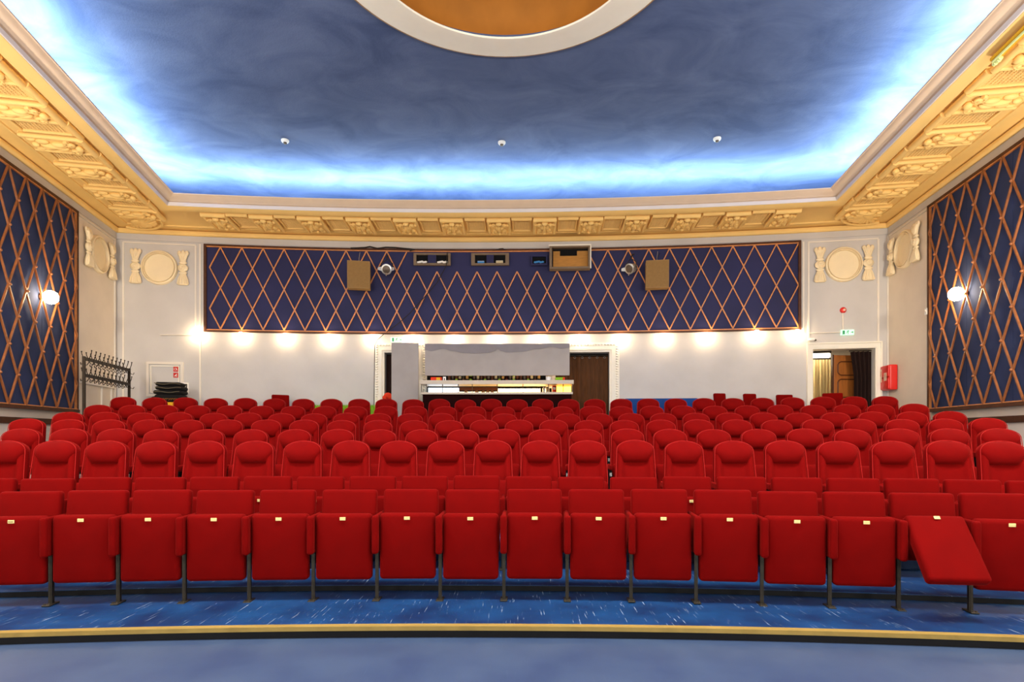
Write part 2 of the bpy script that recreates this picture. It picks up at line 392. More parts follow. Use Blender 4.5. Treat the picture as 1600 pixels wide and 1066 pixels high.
def grille_meshes(w):
    fr = MB(); y0,y1 = -1.36,-.62
    fr.rbox((0,y0,-.02),(w,.05,.06),.015,2); fr.rbox((0,y1,-.02),(w,.05,.06),.015,2)
    for s in (-1,1): fr.rbox((s*(w/2-.02),(y0+y1)/2,-.02),(.04,y1-y0,.06),.015,2)
    fr.tube([(-w/2,-1.45,-.05),(w/2,-1.45,-.05)], .055, 10)
    lt = MB(); n = 9; k = 13; ww = w-.09; hh = y1-y0-.06
    for i in range(n):
        x = -ww/2+ww*(i+.5)/n; lt.bar((x,y0+.03,.0),(x,y1-.03,.0), .018,.03,(0,0,1))
    for i in range(k):
        y = y0+.03+hh*(i+.5)/k; lt.bar((-ww/2,y,-.005),(ww/2,y,-.005), .016,.03,(0,0,1))
    bk = MB().box((0,(y0+y1)/2,.015),(ww,hh,.008))
    return fr.mesh('grille_frame',M['yellow'],True), lt.mesh('grille',M['grillepaint']), bk.mesh('grille_recess',M['recess'])
cart = cartouche_mesh(); gm = grille_meshes(.46)
def put_part(name, me, loc, rz, parent, tilt=-.0424):
    o = bpy.data.objects.new(name, me); C.objects.link(o); o.parent = parent; o.location = loc; o.rotation_euler = (0,0,rz); return o
ZS = 6.365
def put_cart(p, rz): put_part('cartouche', cart, (p.x,p.y,ZS), rz, cor)
def put_grille(p, rz):
    g = put_part('grille_panel', gm[0], (p.x,p.y,ZS), rz, cor)
    for nm,me in (('grille_bars',gm[1]),('grille_recess',gm[2])):
        o = bpy.data.objects.new(nm, me); C.objects.link(o); o.parent = g
cx_px = [345,418,491,565,637,708,780,851,922,992,1070,1146,1222]
ths = [th_px(x,1.0) for x in cx_px]
for t in ths: put_cart(arc_pt(t), -t)
for a,b in zip(ths,ths[1:]): t = (a+b)/2; put_grille(arc_pt(t), -t)
for c,d,rz,zs in ((CL,DL,RZ_L,[12.3-.99*k for k in range(9)]),(CR,DR,RZ_R,[12.25-1.03*k for k in range(9)])):
    for z in zs:
        p = c+d*((z-c.y)/d.y); put_cart(p, rz)
        p = c+d*((z-.5-c.y)/d.y); put_grille(p, rz)
# the shell ornament in each corner
for s in (-1,1):
    mb = MB()
    for k in range(9):
        a = pi*(k+.5)/9
        mb.tube([(0,0,-.03),(.26*cos(a),.22*sin(a),-.07),(.50*cos(a),.40*sin(a),-.03)], [.03,.055,.03], 6)
    mb.sphere((0,0,-.06),(.16,.10,.05)); mb.tube([(.62*cos(pi*k/12),.5*sin(pi*k/12),-.03) for k in range(13)], .035, 6)
    p = miter(s,.72); rz = (th_of(miter(s,0))*-1 + (RZ_L if s<0 else RZ_R))/2 if False else (math.radians(-128) if s<0 else math.radians(128))
    o = mb.build('corner_shell', M['yellow'], cor, True); o.location = (p.x,p.y,ZS+.01); o.rotation_euler = (0,0,rz+pi/2 if s<0 else rz-pi/2)

# floor and seating tiers
PXC, PZC = -.781, -23.193
ROWS = {
 'A':(5.05,0.0,[-3.336,-2.813,-2.283,-1.748,-1.208,-0.664,-0.118,0.43,0.979,1.526,2.072,2.616,3.156,3.691,4.22,4.743]),
 'B':(5.95,.05,[-4.4,-3.882,-3.358,-2.83,-2.297,-1.76,-1.221,-0.679,-0.135,0.409,0.954,1.499,2.043,2.585,3.125,3.663,4.196,4.726,5.251,5.771]),
 'C':(6.90,.25,[-5.02,-4.507,-3.975,-3.429,-2.873,-2.31,-1.742,-1.17,-0.597,-0.023,0.55,1.121,1.692,2.262,2.833,3.407,3.984,4.563,5.138,5.697,6.22]),
 'D':(7.90,.40,[-5.64,-5.074,-4.514,-3.949,-3.376,-2.796,-2.213,-1.63,-1.049,-0.473,0.099,0.667,1.233,1.8,2.37,2.944,3.523,4.105,4.688,5.269,5.842,6.406,6.961]),
 'E':(8.95,.555,[-6.374,-5.828,-5.283,-4.731,-4.171,-3.604,-3.033,-2.46,-1.889,-1.322,-0.761,-0.207,0.343,0.89,1.435,1.982,2.533,3.091,3.655,4.225,4.801,5.378,5.953,6.52,7.072,7.606]),
 'F':(9.95,.70,[-6.535,-5.989,-5.429,-4.866,-4.306,-3.75,-3.198,-2.649,-2.102,-1.554,-1.005,-0.455,0.096,0.648,1.199,1.749,2.298,2.844,3.39,3.936,4.485,5.037,5.594,6.156,6.72,7.28,7.822]),
 'G':(10.95,.875,[-6.752,-6.197,-5.645,-5.088,-4.524,-3.952,-3.376,-2.798,-2.22,-1.645,-1.074,-0.508,0.055,0.615,1.175,1.735,2.299,2.866,3.438,4.014,4.592,5.17,5.746,6.314,6.873,7.42,7.956]),
 'H':(12.00,1.085,[-7.006,-6.437,-5.867,-5.295,-4.721,-4.146,-3.571,-2.998,-2.429,-1.865,-1.306,-0.752,-0.202,0.343,0.886,1.428,1.971,2.516,3.065,3.618,4.177,4.741,5.309,5.88,6.45,7.016,7.575,8.123])}
def clipx(x, y):                                # keep inside the side walls
    l = CL.x + DL.x/DL.y*(y-CL.y); r = CR.x + DR.x/DR.y*(y-CR.y); return max(l, min(r, x))
def tier(z, r, zlow, rback, ctr=(PXC,PZC), nm='seating_tier'):
    mb = MB(); n = 60; rows = []
    for i in range(n+1):
        x = -10.5+20.5*i/n
        yf = ctr[1]+sqrt(r*r-(x-ctr[0])**2); yb = PZC+sqrt(rback*rback-(x-PXC)**2) if rback else WZC+sqrt(WR*WR-(x-WXC)**2)+.02
        yb = max(yb, yf+.01)
        rows.append([(clipx(x,yf),yf,zlow),(clipx(x,yf),yf,z),(clipx(x,yb),yb,z),(clipx(x,yb),yb,zlow)])
    mb.sweep(rows, True); b = n*4; mb.f += [(0,1,2,3),(b+3,b+2,b+1,b)]
    return mb
EDGE_XC, EDGE_R = -.47, 34.0; EDGE_ZC = 4.222-EDGE_R
z0s = [('A',0.0,None)] ; names = list(ROWS)
plat = tier(0.0, EDGE_R, -.085, 5.20-PZC, (EDGE_XC,EDGE_ZC)).build('seating_platform', M['platform'], None, 30); struct(plat)
fronts = {'B':5.19,'C':6.2,'D':7.25,'E':8.3,'F':9.32,'G':10.32,'H':11.35}
for k,nm in enumerate(names[1:]):
    nxt = names[k+2] if k+2 < len(names) else None
    rb = (fronts[nxt]+.02-PZC) if nxt else 12.37-PZC
    low = [0,0,.05,.25,.40,.555,.70,.875][k+1]-.06
    o = tier(ROWS[nm][1], fronts[nm]-PZC, low, rb).build('seating_tier', M['platform'], plat, 30)
tier(FL_BACK, 12.35-PZC, .9, None).build('rear_floor', M['platform'], plat, 30)
rs = MB()                                        # dark riser behind the front row
rows = []
for i in range(61):
    x = -9.5+19*i/60; y = PZC+sqrt((5.185-PZC)**2-(x-PXC)**2); rows.append([(x,y,.0),(x,y,.044),(x,y+.01,.044),(x,y+.01,.0)])
rs.sweep(rows, True); rs.build('dark_riser', M['black'], plat)
# brass nosing on the platform's front edge and the dark face below it
def edge_strip(prof, n=70):
    mb = MB(); rows = []
    for i in range(n+1):
        x = -8.2+16.4*i/n; y = EDGE_ZC+sqrt(EDGE_R**2-(x-EDGE_XC)**2); rows.append([(x, y-e, z) for e,z in prof])
    mb.sweep(rows, True); return mb
struct(edge_strip([(.02,-.03),(.024,.004),(-.03,.006),(-.03,-.002),(.0,-.004),(.0,-.03)]).build('trim_1', M['gold'], None, 30))
struct(edge_strip([(.004,-.086),(.004,-.03),(-.002,-.03),(-.002,-.086)]).build('trim_2', M['black']))
mb = MB().box((0,1.0,-.10),(24,12,.03)); fl = mb.build('floor', M['floor']); struct(fl)

# ------------------------------------------------------------------ the seats
def flat_seat():
    """front two rows: square backs, folding seat, padded arms on steel posts; origin on the floor, front to -y"""
    t = thing('cinema_chair', (0,0,0), 0, 'x', 'seat', 'x')
    MB().rbox((0,0,0),(.485,.085,.56),.03,3,T(0,-.005,.655) @ R(math.radians(-7),'X'),.008).build('backrest', M['red2'], t, True)
    cu = MB().rbox((0,0,0),(.477,.10,.565),.035,4,None,.012).build('folding_seat', M['red2'], t, True); cu.location = (0,-.155,.462)
    MB().rbox((0,-.0635,.245),(.05,.006,.028),.003,1).build('number_plate', M['brassplate'], cu)
    mk = MB()
    for i,w in enumerate((.006,.004,.007,.005)): mk.box((-.014+i*.009,-.067,.245),(w,.002,.007))
    mk.build('plate_marks', M['platemark'], cu.children[0])
    arm(t, -.264)
    return t
def arm(t, x):
    a = MB().rbox((x,-.06,.572),(.040,.34,.325),.018,3); a.rbox((x,-.2425,.572),(.057,.055,.328),.022,3); a.build('armrest', M['red2'], t, True)
    lg = MB(); lg.box((x,-.17,.215),(.028,.014,.41)); lg.box((x,-.155,.215),(.008,.05,.41))
    lg.hexa([(x-.004,-.16,.30),(x+.004,-.16,.30),(x+.004,.10,.36),(x-.004,.10,.36),(x-.004,-.16,.40),(x+.004,-.16,.40),(x+.004,.10,.40),(x-.004,.10,.40)])
    l = lg.build('leg', M['darkmetal'], t)
    fp = MB().rbox((x,-.17,.006),(.062,.13,.012),.005,1)
    for dx in (-.018,.018): fp.lathe([(.001,.022),(.008,.02),(.009,.012),(.009,.010)], 8, T(x+dx,-.215,0))
    fp.build('foot_plate', M['darkmetal'], l)
def hw(z):
    b = .240 - max(0, z-.66)/.32*.015
    if z > .98:
        q = min(1,(z-.98)/.12); b = .225*sqrt(max(0,1-q**2.2))
    return b
def yb(z): return -(1.10-z)*.17                 # the back leans away from the stage
def round_seat():
    t = thing('cinema_armchair', (0,0,0), 0, 'x', 'seat', 'x')
    zs = [.28,.34,.42,.50,.58,.66,.74,.80,.86,.92,.97,1.0,1.03,1.055,1.075,1.088,1.0965,1.10]
    us = [-1,-.985,-.94,-.86,-.76,-.68,-.6,-.4,-.2,0,.2,.4,.6,.68,.76,.86,.94,.985,1]
    def fy(u,z):
        a = abs(u); ed = sqrt(max(0,1-a**10)); top = sqrt(max(0,1-((max(z,.98)-.98)/.12)**3))
        bol = .042*max(0,min(1,(a-.58)/.12))
        return yb(z) - (.05+bol)*ed*top
    vs = []; fs = []; k = len(us)
    for z in zs:
        w = max(hw(z), .012)
        for u in us: vs.append((u*w, fy(u,z), z))
    nb = len(vs)
    for z in zs:
        w = max(hw(z), .012)
        for u in us: vs.append((u*w, yb(z)+.045*sqrt(max(0,1-abs(u)**8))*(1 if z<1.05 else .4), z))
    for i in range(len(zs)-1):
        for j in range(k-1):
            a = i*k+j; fs.append((a,a+1,a+1+k,a+k)); fs.append((nb+a+1,nb+a,nb+a+k,nb+a+1+k))
        for j in (0,k-1): a = i*k+j; fs.append((a,a+k,nb+a+k,nb+a))
    for i in (0,len(zs)-1):
        for j in range(k-1): a = i*k+j; fs.append((a,a+1,nb+a+1,nb+a))
    MB().add(vs,fs).build('backrest', M['red'], t, 70)
    pts = [(sg*max(hw(z),.012)*.975, fy(.93,z)-.002, z) for sg,zz_ in ((-1,zs[3:]),(1,zs[3:][::-1])) for z in zz_]
    MB().tube(pts, .0042, 5).build('piping', M['piping'], t, 60)  # edge piping, with the bright rim of the outlines put into its colour
    # headrest pad: follows the arch, narrows to its lower edge
    vs = []; fs = []; zz = [.835,.838,.85,.88,.92,.96,1.0,1.03,1.055,1.075,1.09]; uu = [-1,-.97,-.88,-.7,-.45,-.2,0,.2,.45,.7,.88,.97,1]; k = len(uu)
    for z in zz:
        f = (z-.835)/(1.09-.835); w = min(.148+(.226-.148)*min(1,(z-.835)/.14), hw(z)-.006)
        low = min(1,(z-.835)/.010); hi = (.45+.55*sin(pi/2*f/.45)) if f < .45 else .12+.88*cos(pi/2*(f-.45)/.55)**.8
        for u in uu:
            g = sqrt(max(0,1-abs(u)**4)); vs.append((u*w, yb(z)-.040-.095*g*sqrt(low)*hi, z))
    nb = len(vs)
    for z in zz:
        w = min(.148+(.226-.148)*min(1,(z-.835)/.14), hw(z)-.006)
        for u in uu: vs.append((u*w, yb(z)-.01, z))
    for i in range(len(zz)-1):
        for j in range(k-1):
            a = i*k+j; fs.append((a,a+1,a+1+k,a+k)); fs.append((nb+a+1,nb+a,nb+a+k,nb+a+1+k))
        for j in (0,k-1): a = i*k+j; fs.append((a,a+k,nb+a+k,nb+a))
    for i in (0,len(zz)-1):
        for j in range(k-1): a = i*k+j; fs.append((a,a+1,nb+a+1,nb+a))
    MB().add(vs,fs).build('headrest', M['red'], t, 60)
    MB().rbox((0,0,0),(.46,.12,.42),.05,3,T(0,-.27,.42) @ R(math.radians(-12),'X'),.01).build('folding_seat', M['red'], t, True)
    rarm(t, -.262)
    return t
def rarm(t, x):
    MB().rbox((x,-.27,.585),(.040,.36,.075),.02,3).build('armrest', M['red'], t, True)
    l = MB().box((x,-.27,.27),(.03,.22,.54)); l.rbox((x,-.27,.012),(.06,.26,.024),.008,1)
    lg = l.build('leg', M['black'], t)
    MB().rbox((x,-.385,.49),(.034,.012,.05),.004,1).build('cup_clip', M['silver'], lg)
FS = flat_seat(); RS = round_seat(); used = {id(FS):0, id(RS):0}
for nm,(Z,fz,ss) in ROWS.items():
    for side in (1,-1):
        ks = range(len(ss)//2+1,len(ss)) if side > 0 else range(len(ss)//2-1,-1,-1)
        for k in ks:                             # no two chairs closer than their own width
            if side*(ss[k]-ss[k-side]) < .532: ss[k] = ss[k-side]+side*.532
    i = names.index(nm)+1; src = FS if nm in 'AB' else RS; r = Z-PZC
    for k,s in enumerate(ss):
        if used[id(src)]: o = dup(src)
        else: o = src; used[id(src)] = 1
        th = s/r; rr_ = r + (.09 if src is RS else .02)
        o.location = (PXC+rr_*sin(th), PZC+rr_*cos(th), fz + random.uniform(-.006,.006)); o.rotation_euler = (0,0,-th + random.uniform(-.012,.012))
        rowname = {1:'front row',8:'rearmost eighth row'}.get(i, ORD[i]+' row')
        kind = 'square-backed red folding cinema seat' if src is FS else 'round-topped red cinema seat'
        pos = ORD[k+1]+' from the left'
        if k == 0: pos = 'leftmost of its row'
        if k == len(ss)-1: pos = 'rightmost of its row'
        o['label'] = kind + (', folded up' if src is FS else '') + ', ' + rowname + ', ' + pos
        o['group'] = 'red seats of the ' + rowname
        if nm == 'A' and k == 14:
            o['label'] = 'red folding cinema seat of the front row, its seat hanging half down'
            for ch in o.children:
                if ch.name.startswith('folding_seat'):
                    ch.rotation_euler = (math.radians(-37), 0, math.radians(2)); ch.location = (.0,-.31,.525); ch.scale = (.93,1,1)
        if k == len(ss)-1:
            (arm if src is FS else rarm)(o, .264 if src is FS else .262)

# ------------------------------------------------------------------ wall panels with gold lattice
def panel_thing(name, label):
    return thing(name, (0,0,0), 0, label, 'wall panel')
ZB0, ZB1 = 4.02, 6.02
tl, tr_ = th_px(329), th_px(1246.5); tlo, tro = th_px(320), th_px(1250.5)
p = panel_thing('lattice_panel', 'long navy panel with a gold diamond lattice across the back wall')
MB(); bk = arcband(MB(), tlo, tro, 0, .03, 3.96, 6.075, 60).build('backing', M['navy'], p, 30)
fr = MB()
for e0,e1,z0,z1 in ((.03,.075,3.945,3.985),(.03,.075,6.045,6.085)): arcband(fr, tlo, tro, e0,e1,z0,z1,60)
for t0,t1 in ((tlo,tlo+.0012),(tro-.0012,tro)): arcband(fr, t0,t1,.03,.075,3.945,6.085,1)
fr.build('frame', M['darkwood'], p)
gl = MB()
arcband(gl, tlo+.0012, tro-.0012, .03,.065,3.987,4.012,60); arcband(gl, tlo+.0012, tro-.0012, .03,.065,6.015,6.04,60)
gl.build('gilt_beading', M['lattice'], p)
la = MB(); ND = 28.5; dt = (tr_-tl)/ND; hz = (ZB1-ZB0)/4
def bp(i, j, e): q = arc_pt(tl+dt*i/2, e); return Vector((q.x,q.y,ZB0+hz*j))
gap0, gap1 = th_px(636), th_px(920)
NB = 57
for j in range(4):
    for i in range(NB):
        up = (i+j) % 2 == 1                       # which diagonal of this cell the bar takes
        a,b = (bp(i,j,.052),bp(i+1,j+1,.052)) if up else (bp(i,j+1,.052),bp(i+1,j,.052))
        tm = tl+dt*(i+.5)/2
        if j == 3 and gap0 < tm < gap1: continue
        n = Vector((sin(tm),cos(tm),0)); la.bar(a,b,.026,.026,n)
la.build('lattice', M['lattice'], p)
def side_panel(name, s, label, pxe, sp, first):
    c,d,n = (CL,DL,NL) if s<0 else (CR,DR,NR)
    q,_ = side_px(pxe, 500, s); k1 = (q-c).dot(d); L = 15.0
    p = panel_thing(name, label); z0,z1 = 1.95,6.04
    def W(k, z, e): v = c+d*k+n*e; return Vector((v.x,v.y,z))
    def slab(mb, ka, kb, z0, z1, e0, e1):
        a = [W(ka,0,e1),W(kb,0,e1),W(kb,0,e0),W(ka,0,e0)]
        if s > 0: a = [a[1],a[0],a[3],a[2]]
        mb.hexa([(v.x,v.y,z0) for v in a]+[(v.x,v.y,z1) for v in a])
    k0 = k1-L
    bk = MB()
    kk = k1
    while kk > k0+.1:                              # boards with open seams between them
        slab(bk, max(kk-1.19,k0), kk, 1.93, 6.06, .0, .03); kk -= 1.2
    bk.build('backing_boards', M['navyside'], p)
    sm = MB(); slab(sm, k0, k1, 1.93, 6.06, -.02, .022); sm.build('seam_backing', M['black'], p)
    fr = MB()
    slab(fr,k0,k1,1.885,1.95,.03,.10); slab(fr,k0,k1,6.035,6.085,.03,.08); slab(fr,k1-.055,k1,1.885,6.085,.03,.08)
    fr.build('frame', M['darkwood'], p)
    gl = MB(); slab(gl,k0,k1-.055,1.95,1.968,.03,.085); slab(gl,k0,k1-.05,6.012,6.034,.03,.07); slab(gl,k1-.075,k1-.056,1.95,6.03,.03,.07)
    gl.build('gilt_beading', M['lattice'], p)
    la = MB(); kn = MB(); hz = (6.02-1.96)/8; half = sp/2; ke = k1-.065
    for j in range(8):
        for i in range(int(L/half)-1):
            up = (i+j) % 2 == (1 if first else 0)
            a,b = (W(ke-i*half,1.96+hz*j,.075), W(ke-(i+1)*half,1.96+hz*(j+1),.075)) if up else (W(ke-i*half,1.96+hz*(j+1),.075), W(ke-(i+1)*half,1.96+hz*j,.075))
            la.bar(a,b,.024,.03,(n.x,n.y,0))
            if not up and j > 0:
                pass
    for j in range(1,8):
        for i in range(1,int(L/half)-1):
            if (i+j) % 2 == (1 if first else 0): kn.sphere(W(ke-i*half,1.96+hz*j,.10), .026, None, 8, 6)
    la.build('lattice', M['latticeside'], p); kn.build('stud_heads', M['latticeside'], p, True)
    return p
side_panel('lattice_panel', -1, 'slate blue panel with gold diamond lattice on the left side wall', 116.5, .48, True)
side_panel('lattice_panel', 1, 'slate blue panel with gold diamond lattice on the right side wall', 1455, .48, True)
# dark rail below each side panel
for s,nm in ((-1,'trim_3'),(1,'trim_4')):
    c,d,n = (CL,DL,NL) if s<0 else (CR,DR,NR); q,_ = side_px(118 if s<0 else 1456,660,s); k1 = (q-c).dot(d)
    a = [c+d*(k1-15)+n*.03, c+d*k1+n*.03, c+d*k1, c+d*(k1-15)]
    if s > 0: a = [a[1],a[0],a[3],a[2]]
    struct(MB().hexa([(v.x,v.y,1.625) for v in a]+[(v.x,v.y,1.735) for v in a]).build(nm, M['darkwood']))
# plaster mouldings that frame the bays beside the panels
tn = 5
def bay_trim(pts, e=.02, w=.035):
    global tn
    mb = MB()
    for (xa,ya,xb,yb_) in pts:
        ta,pa,za = back(xa,ya); tb,pb,zb = back(xb,yb_)
        if abs(xa-xb) < 2: arcband(mb, ta-.0004, ta+.0004, 0, e, min(za,zb), max(za,zb), 1)
        else: arcband(mb, ta, tb, 0, e, (za+zb)/2-w/2, (za+zb)/2+w/2, 8)
    struct(mb.build('trim_%d' % tn, M['trim'])); tn += 1
bay_trim([(193,378,193,640),(193,378,306,384),(306,384,306,520),(313,382,313,640)])
bay_trim([(1263,378,1263,535),(1263,378,1372,374),(1372,374,1372,535),(1255,378,1255,520)])
def side_trim(items, s):
    global tn
    c,d,n = (CL,DL,NL) if s<0 else (CR,DR,NR); mb = MB()
    for (xa,za,xb,zb,w) in items:
        ka = (side_px(xa,500,s)[0]-c).dot(d); kb = (side_px(xb,500,s)[0]-c).dot(d)
        if za == zb: a,b,z0,z1 = ka,kb,za-w/2,za+w/2
        else: a,b,z0,z1 = ka-w/2,ka+w/2,min(za,zb),max(za,zb)
        q = [c+d*a+n*.03,c+d*b+n*.03,c+d*b,c+d*a]
        if s > 0: q = [q[1],q[0],q[3],q[2]]
        mb.hexa([(v.x,v.y,z0) for v in q]+[(v.x,v.y,z1) for v in q])
    struct(mb.build('trim_%d' % tn, M['trim'])); tn += 1
side_trim([(121,1.1,121,6.0,.05),(178.5,1.1,178.5,6.1,.04),(121,6.06,178,6.06,.03),(122,2.55,178,2.55,.05),(158,1.1,158,2.52,.04),(173,1.1,173,2.52,.04)], -1)
side_trim([(1451,1.1,1451,6.0,.05),(1388,1.1,1388,6.1,.04),(1391,6.06,1450,6.06,.03)], 1)
# plain frieze under the cornice
fz = cornice_sweep([(.012,6.12),(.02,6.125),(.02,6.276)])
struct(fz.build('trim_%d' % tn, M['wall'])); tn += 1

# ------------------------------------------------------------------ plaster medallions and tassels
def medallion(t):
    MB().lathe([(.41,0),(.415,.05),(.40,.08),(.375,.088),(.364,.05),(.356,.05),(.35,.088),(.34,.09),(.335,.06),(.332,.016),(.02,.016)], 48, R(pi/2,'X')).build('ring', M['plaster'], t, 40)
    MB().lathe([(.334,.02),(.15,.03),(.001,.032)], 48, R(pi/2,'X')).build('disc', M['plaster'], t, True)
def tassel(t):
    mb = MB(); fl_ = T(0,-.062,0) @ Matrix.Diagonal((1,.42,1,1))
    mb.lathe([(.001,-.42),(.115,-.41),(.135,-.375),(.118,-.27),(.072,-.155),(.066,-.15),(.092,-.13),(.092,-.11),(.058,-.095),(.05,0),(.058,.095),(.092,.11),(.092,.13),(.066,.15),(.075,.2),(.10,.28),(.125,.33),(.10,.345),(.001,.34)], 20, fl_)
    mb.sphere((0,-.065,0),(.118,.055,.10),None,18,10)
    mb.lathe([(.075,0),(.06,.018),(.045,0)], 16, T(0,-.112,0) @ R(pi/2,'X')); mb.sphere((0,-.115,0),(.03,.02,.03))
    for k in (-1,0,1):
        mb.sphere((.085*k,-.055,.36),(.045,.03,.075-.012*abs(k)),None,10,8)
        mb.tube([(.02*k,-.085,.16),(.05*k,-.10,.25),(.088*k,-.09,.35)],[.012,.024,.014],6)
    for k in range(-2,3):
        mb.tube([(.022*k,-.085,-.155),(.038*k,-.108,-.27),(.052*k,-.11,-.40)],[.010,.018,.022],6)
    mb.build('tassel_body', M['plaster'], t, True)
for px,py,lab in ((250,419,'on the back wall left of the navy panel'),(1317.5,414,'on the back wall above the open door')):
    medallion(on_back('wall_medallion', px, py, 0, 'round cream plaster medallion '+lab, 'medallion', 'plaster medallions'))
medallion(on_side('wall_medallion', 152.5, 397.6, -1, 0, 'round cream plaster medallion on the left side wall beside the lattice', 'medallion', 'plaster medallions'))
medallion(on_side('wall_medallion', 1416, 389.5, 1, 0, 'round cream plaster medallion on the right side wall beside the lattice', 'medallion', 'plaster medallions'))
for px,py,lab in ((213.5,417,'left of the medallion on the back wall\'s left bay'),(287.5,420,'right of the medallion on the back wall\'s left bay'),(1280,415,'left of the medallion above the open door'),(1355,412,'right of the medallion above the open door')):
    tassel(on_back('plaster_tassel', px, py, 0, 'cream plaster tassel ornament '+lab, 'plaster ornament', 'plaster tassels'))
for px,py,s,lab in ((133.5,386,-1,'left of the left side wall medallion'),(170.6,408.5,-1,'right of the left side wall medallion'),(1397.2,402,1,'left of the right side wall medallion'),(1436,378,1,'right of the right side wall medallion')):
    tassel(on_side('plaster_tassel', px, py, s, 0, 'cream plaster tassel ornament '+lab, 'plaster ornament', 'plaster tassels'))

# ------------------------------------------------------------------ wall lamps
bulbs = [(312,522),(379,523),(448,525),(516,526),(583,528),(646,529),(711,530),(776,530),(841,530),(906,529),(970,528),(1037,526),(1103,524),(1180,520),(1243,519)]
def lamp():
    t = thing('wall_lamp', (0,0,0), 0, 'x', 'lamp')
    MB().sphere((0,-.13,-.02), .062, None, 16, 10).build('bulb', M['bulb'], t, True)
    h = MB().lathe([(.001,.0),(.05,.0),(.05,.015),(.02,.03),(.02,.075),(.001,.075)], 14, R(pi/2,'X')); h.build('holder', M['white'], t, 40)
    return t
LP = lamp()
for i,(x,y) in enumerate(bulbs):
    o = LP if i == 0 else dup(LP); th,p,z = back(x,y,0)
    o.location = (p.x,p.y,z); o.rotation_euler = (0,0,-th); o['group'] = 'bulbs under the navy lattice panel'
    o['label'] = 'glowing bare bulb below the navy lattice panel, ' + ('leftmost of the row' if i == 0 else 'rightmost of the row' if i == 14 else ORD[i+1]+' from the left')
def sconce(px, py, s, lab):
    t = on_side('wall_sconce', px, py, s, .03, lab, 'lamp', 'globe sconces on the side lattice panels')
    MB().sphere((0,-.17,0), .125, None, 20, 12).build('globe', M['globe'], t, True)
    MB().lathe([(.001,.0),(.07,.0),(.07,.02),(.02,.03),(.02,.09),(.001,.09)], 16, R(pi/2,'X')).build('holder', M['darkwood'], t, 40)
sconce(63,464,-1,'glowing globe sconce on the lattice panel of the left side wall')
sconce(1510,459,1,'glowing globe sconce on the lattice panel of the right side wall')

# ------------------------------------------------------------------ projection windows, speakers, spotlights above
def box_window(t, w, h, fw, openings, depth=.12):
    """frame with dark openings; openings: list of (x0,x1)"""
    f = MB(); f.box((0,-.03,h/2-fw/2),(w,.07,fw)); f.box((0,-.03,-h/2+fw/2),(w,.07,fw))
    xs = [-w/2] + [q for o in openings for q in o] + [w/2]
    for a,b in zip(xs[0::2],xs[1::2]):
        f.box(((a+b)/2,-.03,0),(b-a,.07,h-2*fw))
    return f
def slot(px, py, w, h, ops, lab, mt):
    t = on_back('projection_window', px, py, .085, lab, 'window', 'projection booth windows')
    box_window(t, w, h, .045, ops).build('frame', M[mt], t)
    MB().box((0,-.004,0),(w-.04,.006,h-.06)).build('dark_opening', M['boothblack'], t)
    return t
t = slot(675.5,406,.92,.295,[(-.39,-.10),(.10,.40)],'grey framed booth window with two dark openings, leftmost in the navy panel','windowframe')
MB().box((0,-.068,0),(.20,.012,.20)).build('navy_pier', M['navy'], t)
t = slot(766,406,.94,.295,[(-.38,-.09),(.09,.38)],'grey framed booth window holding a blue box, middle of the navy panel','windowframe')
MB().box((0,-.068,0),(.18,.012,.20)).build('navy_pier', M['navy'], t)
t = slot(842.5,407.5,.40,.26,[(-.17,.17)],'small single dark booth window beside the wood-lined one','navy')
def inwin(name, px, py, w, h, m, lab, cat):
    t = on_back(name, px, py, .095, lab, cat); b = MB().rbox((0,-.016,0),(w,.028,h),.008,1); b.build('carton_body', M[m], t); MB().box((0,-.032,h*.32),(w*.96,.004,h*.08)).build('lid_edge', M['white'], t)
inwin('carton',751.5,410.2,.17,.065,'bluebox','blue carton behind the middle booth window','box'); inwin('carton',780.5,409.6,.18,.065,'boxbeige','beige carton behind the middle booth window','box')
for px,m,lab in ((659.5,'white','pale heap of papers in the left opening of the leftmost booth window'),(691,'whiteframe','white folded cloth in the right opening of the leftmost booth window'),(842,'bluebox','small blue-grey device in the single booth window')):
    t = on_back('cloth_heap' if px != 842 else 'small_device', px, 410.2, .10, lab, 'clutter'); mb = MB()
    for k in range(5): mb.sphere((-.09+.045*k,-.016,.008*(k%3)),(.04,.014,.026))
    mb.build('heap' if px != 842 else 'casing', M[m], t, True)
t = on_back('booth_window', 890, 405, .095, 'projecting cream framed booth window with wood-lined inside near the right speaker', 'window')
w,h = 1.0,.58; f = MB()
f.box((0,-.09,h/2-.03),(w,.20,.06)); f.box((0,-.09,-h/2+.025),(w,.20,.05)); f.box((-w/2+.03,-.09,0),(.06,.20,h-.11)); f.box((w/2-.025,-.09,0),(.05,.20,h-.11))
f.build('frame', M['windowframe'], t)
g = MB(); g.box((0,-.195,h/2-.006),(w+.04,.02,.03)); g.box((w/2+.005,-.195,0),(.025,.02,h)); g.build('pale_edge', M['frame'], t)
MB().box((.02,-.02,-.02),(w-.14,.03,h-.14)).build('wood_lining', M['boothwood'], t)
k = MB(); k.box((-.03,-.038,.13),(.42,.01,.12)); k.box((.02,-.036,.22),(w-.14,.012,.06)); k.box((-.44,-.036,0),(.05,.012,h-.16)); k.build('dark_slot', M['boothblack'], t)
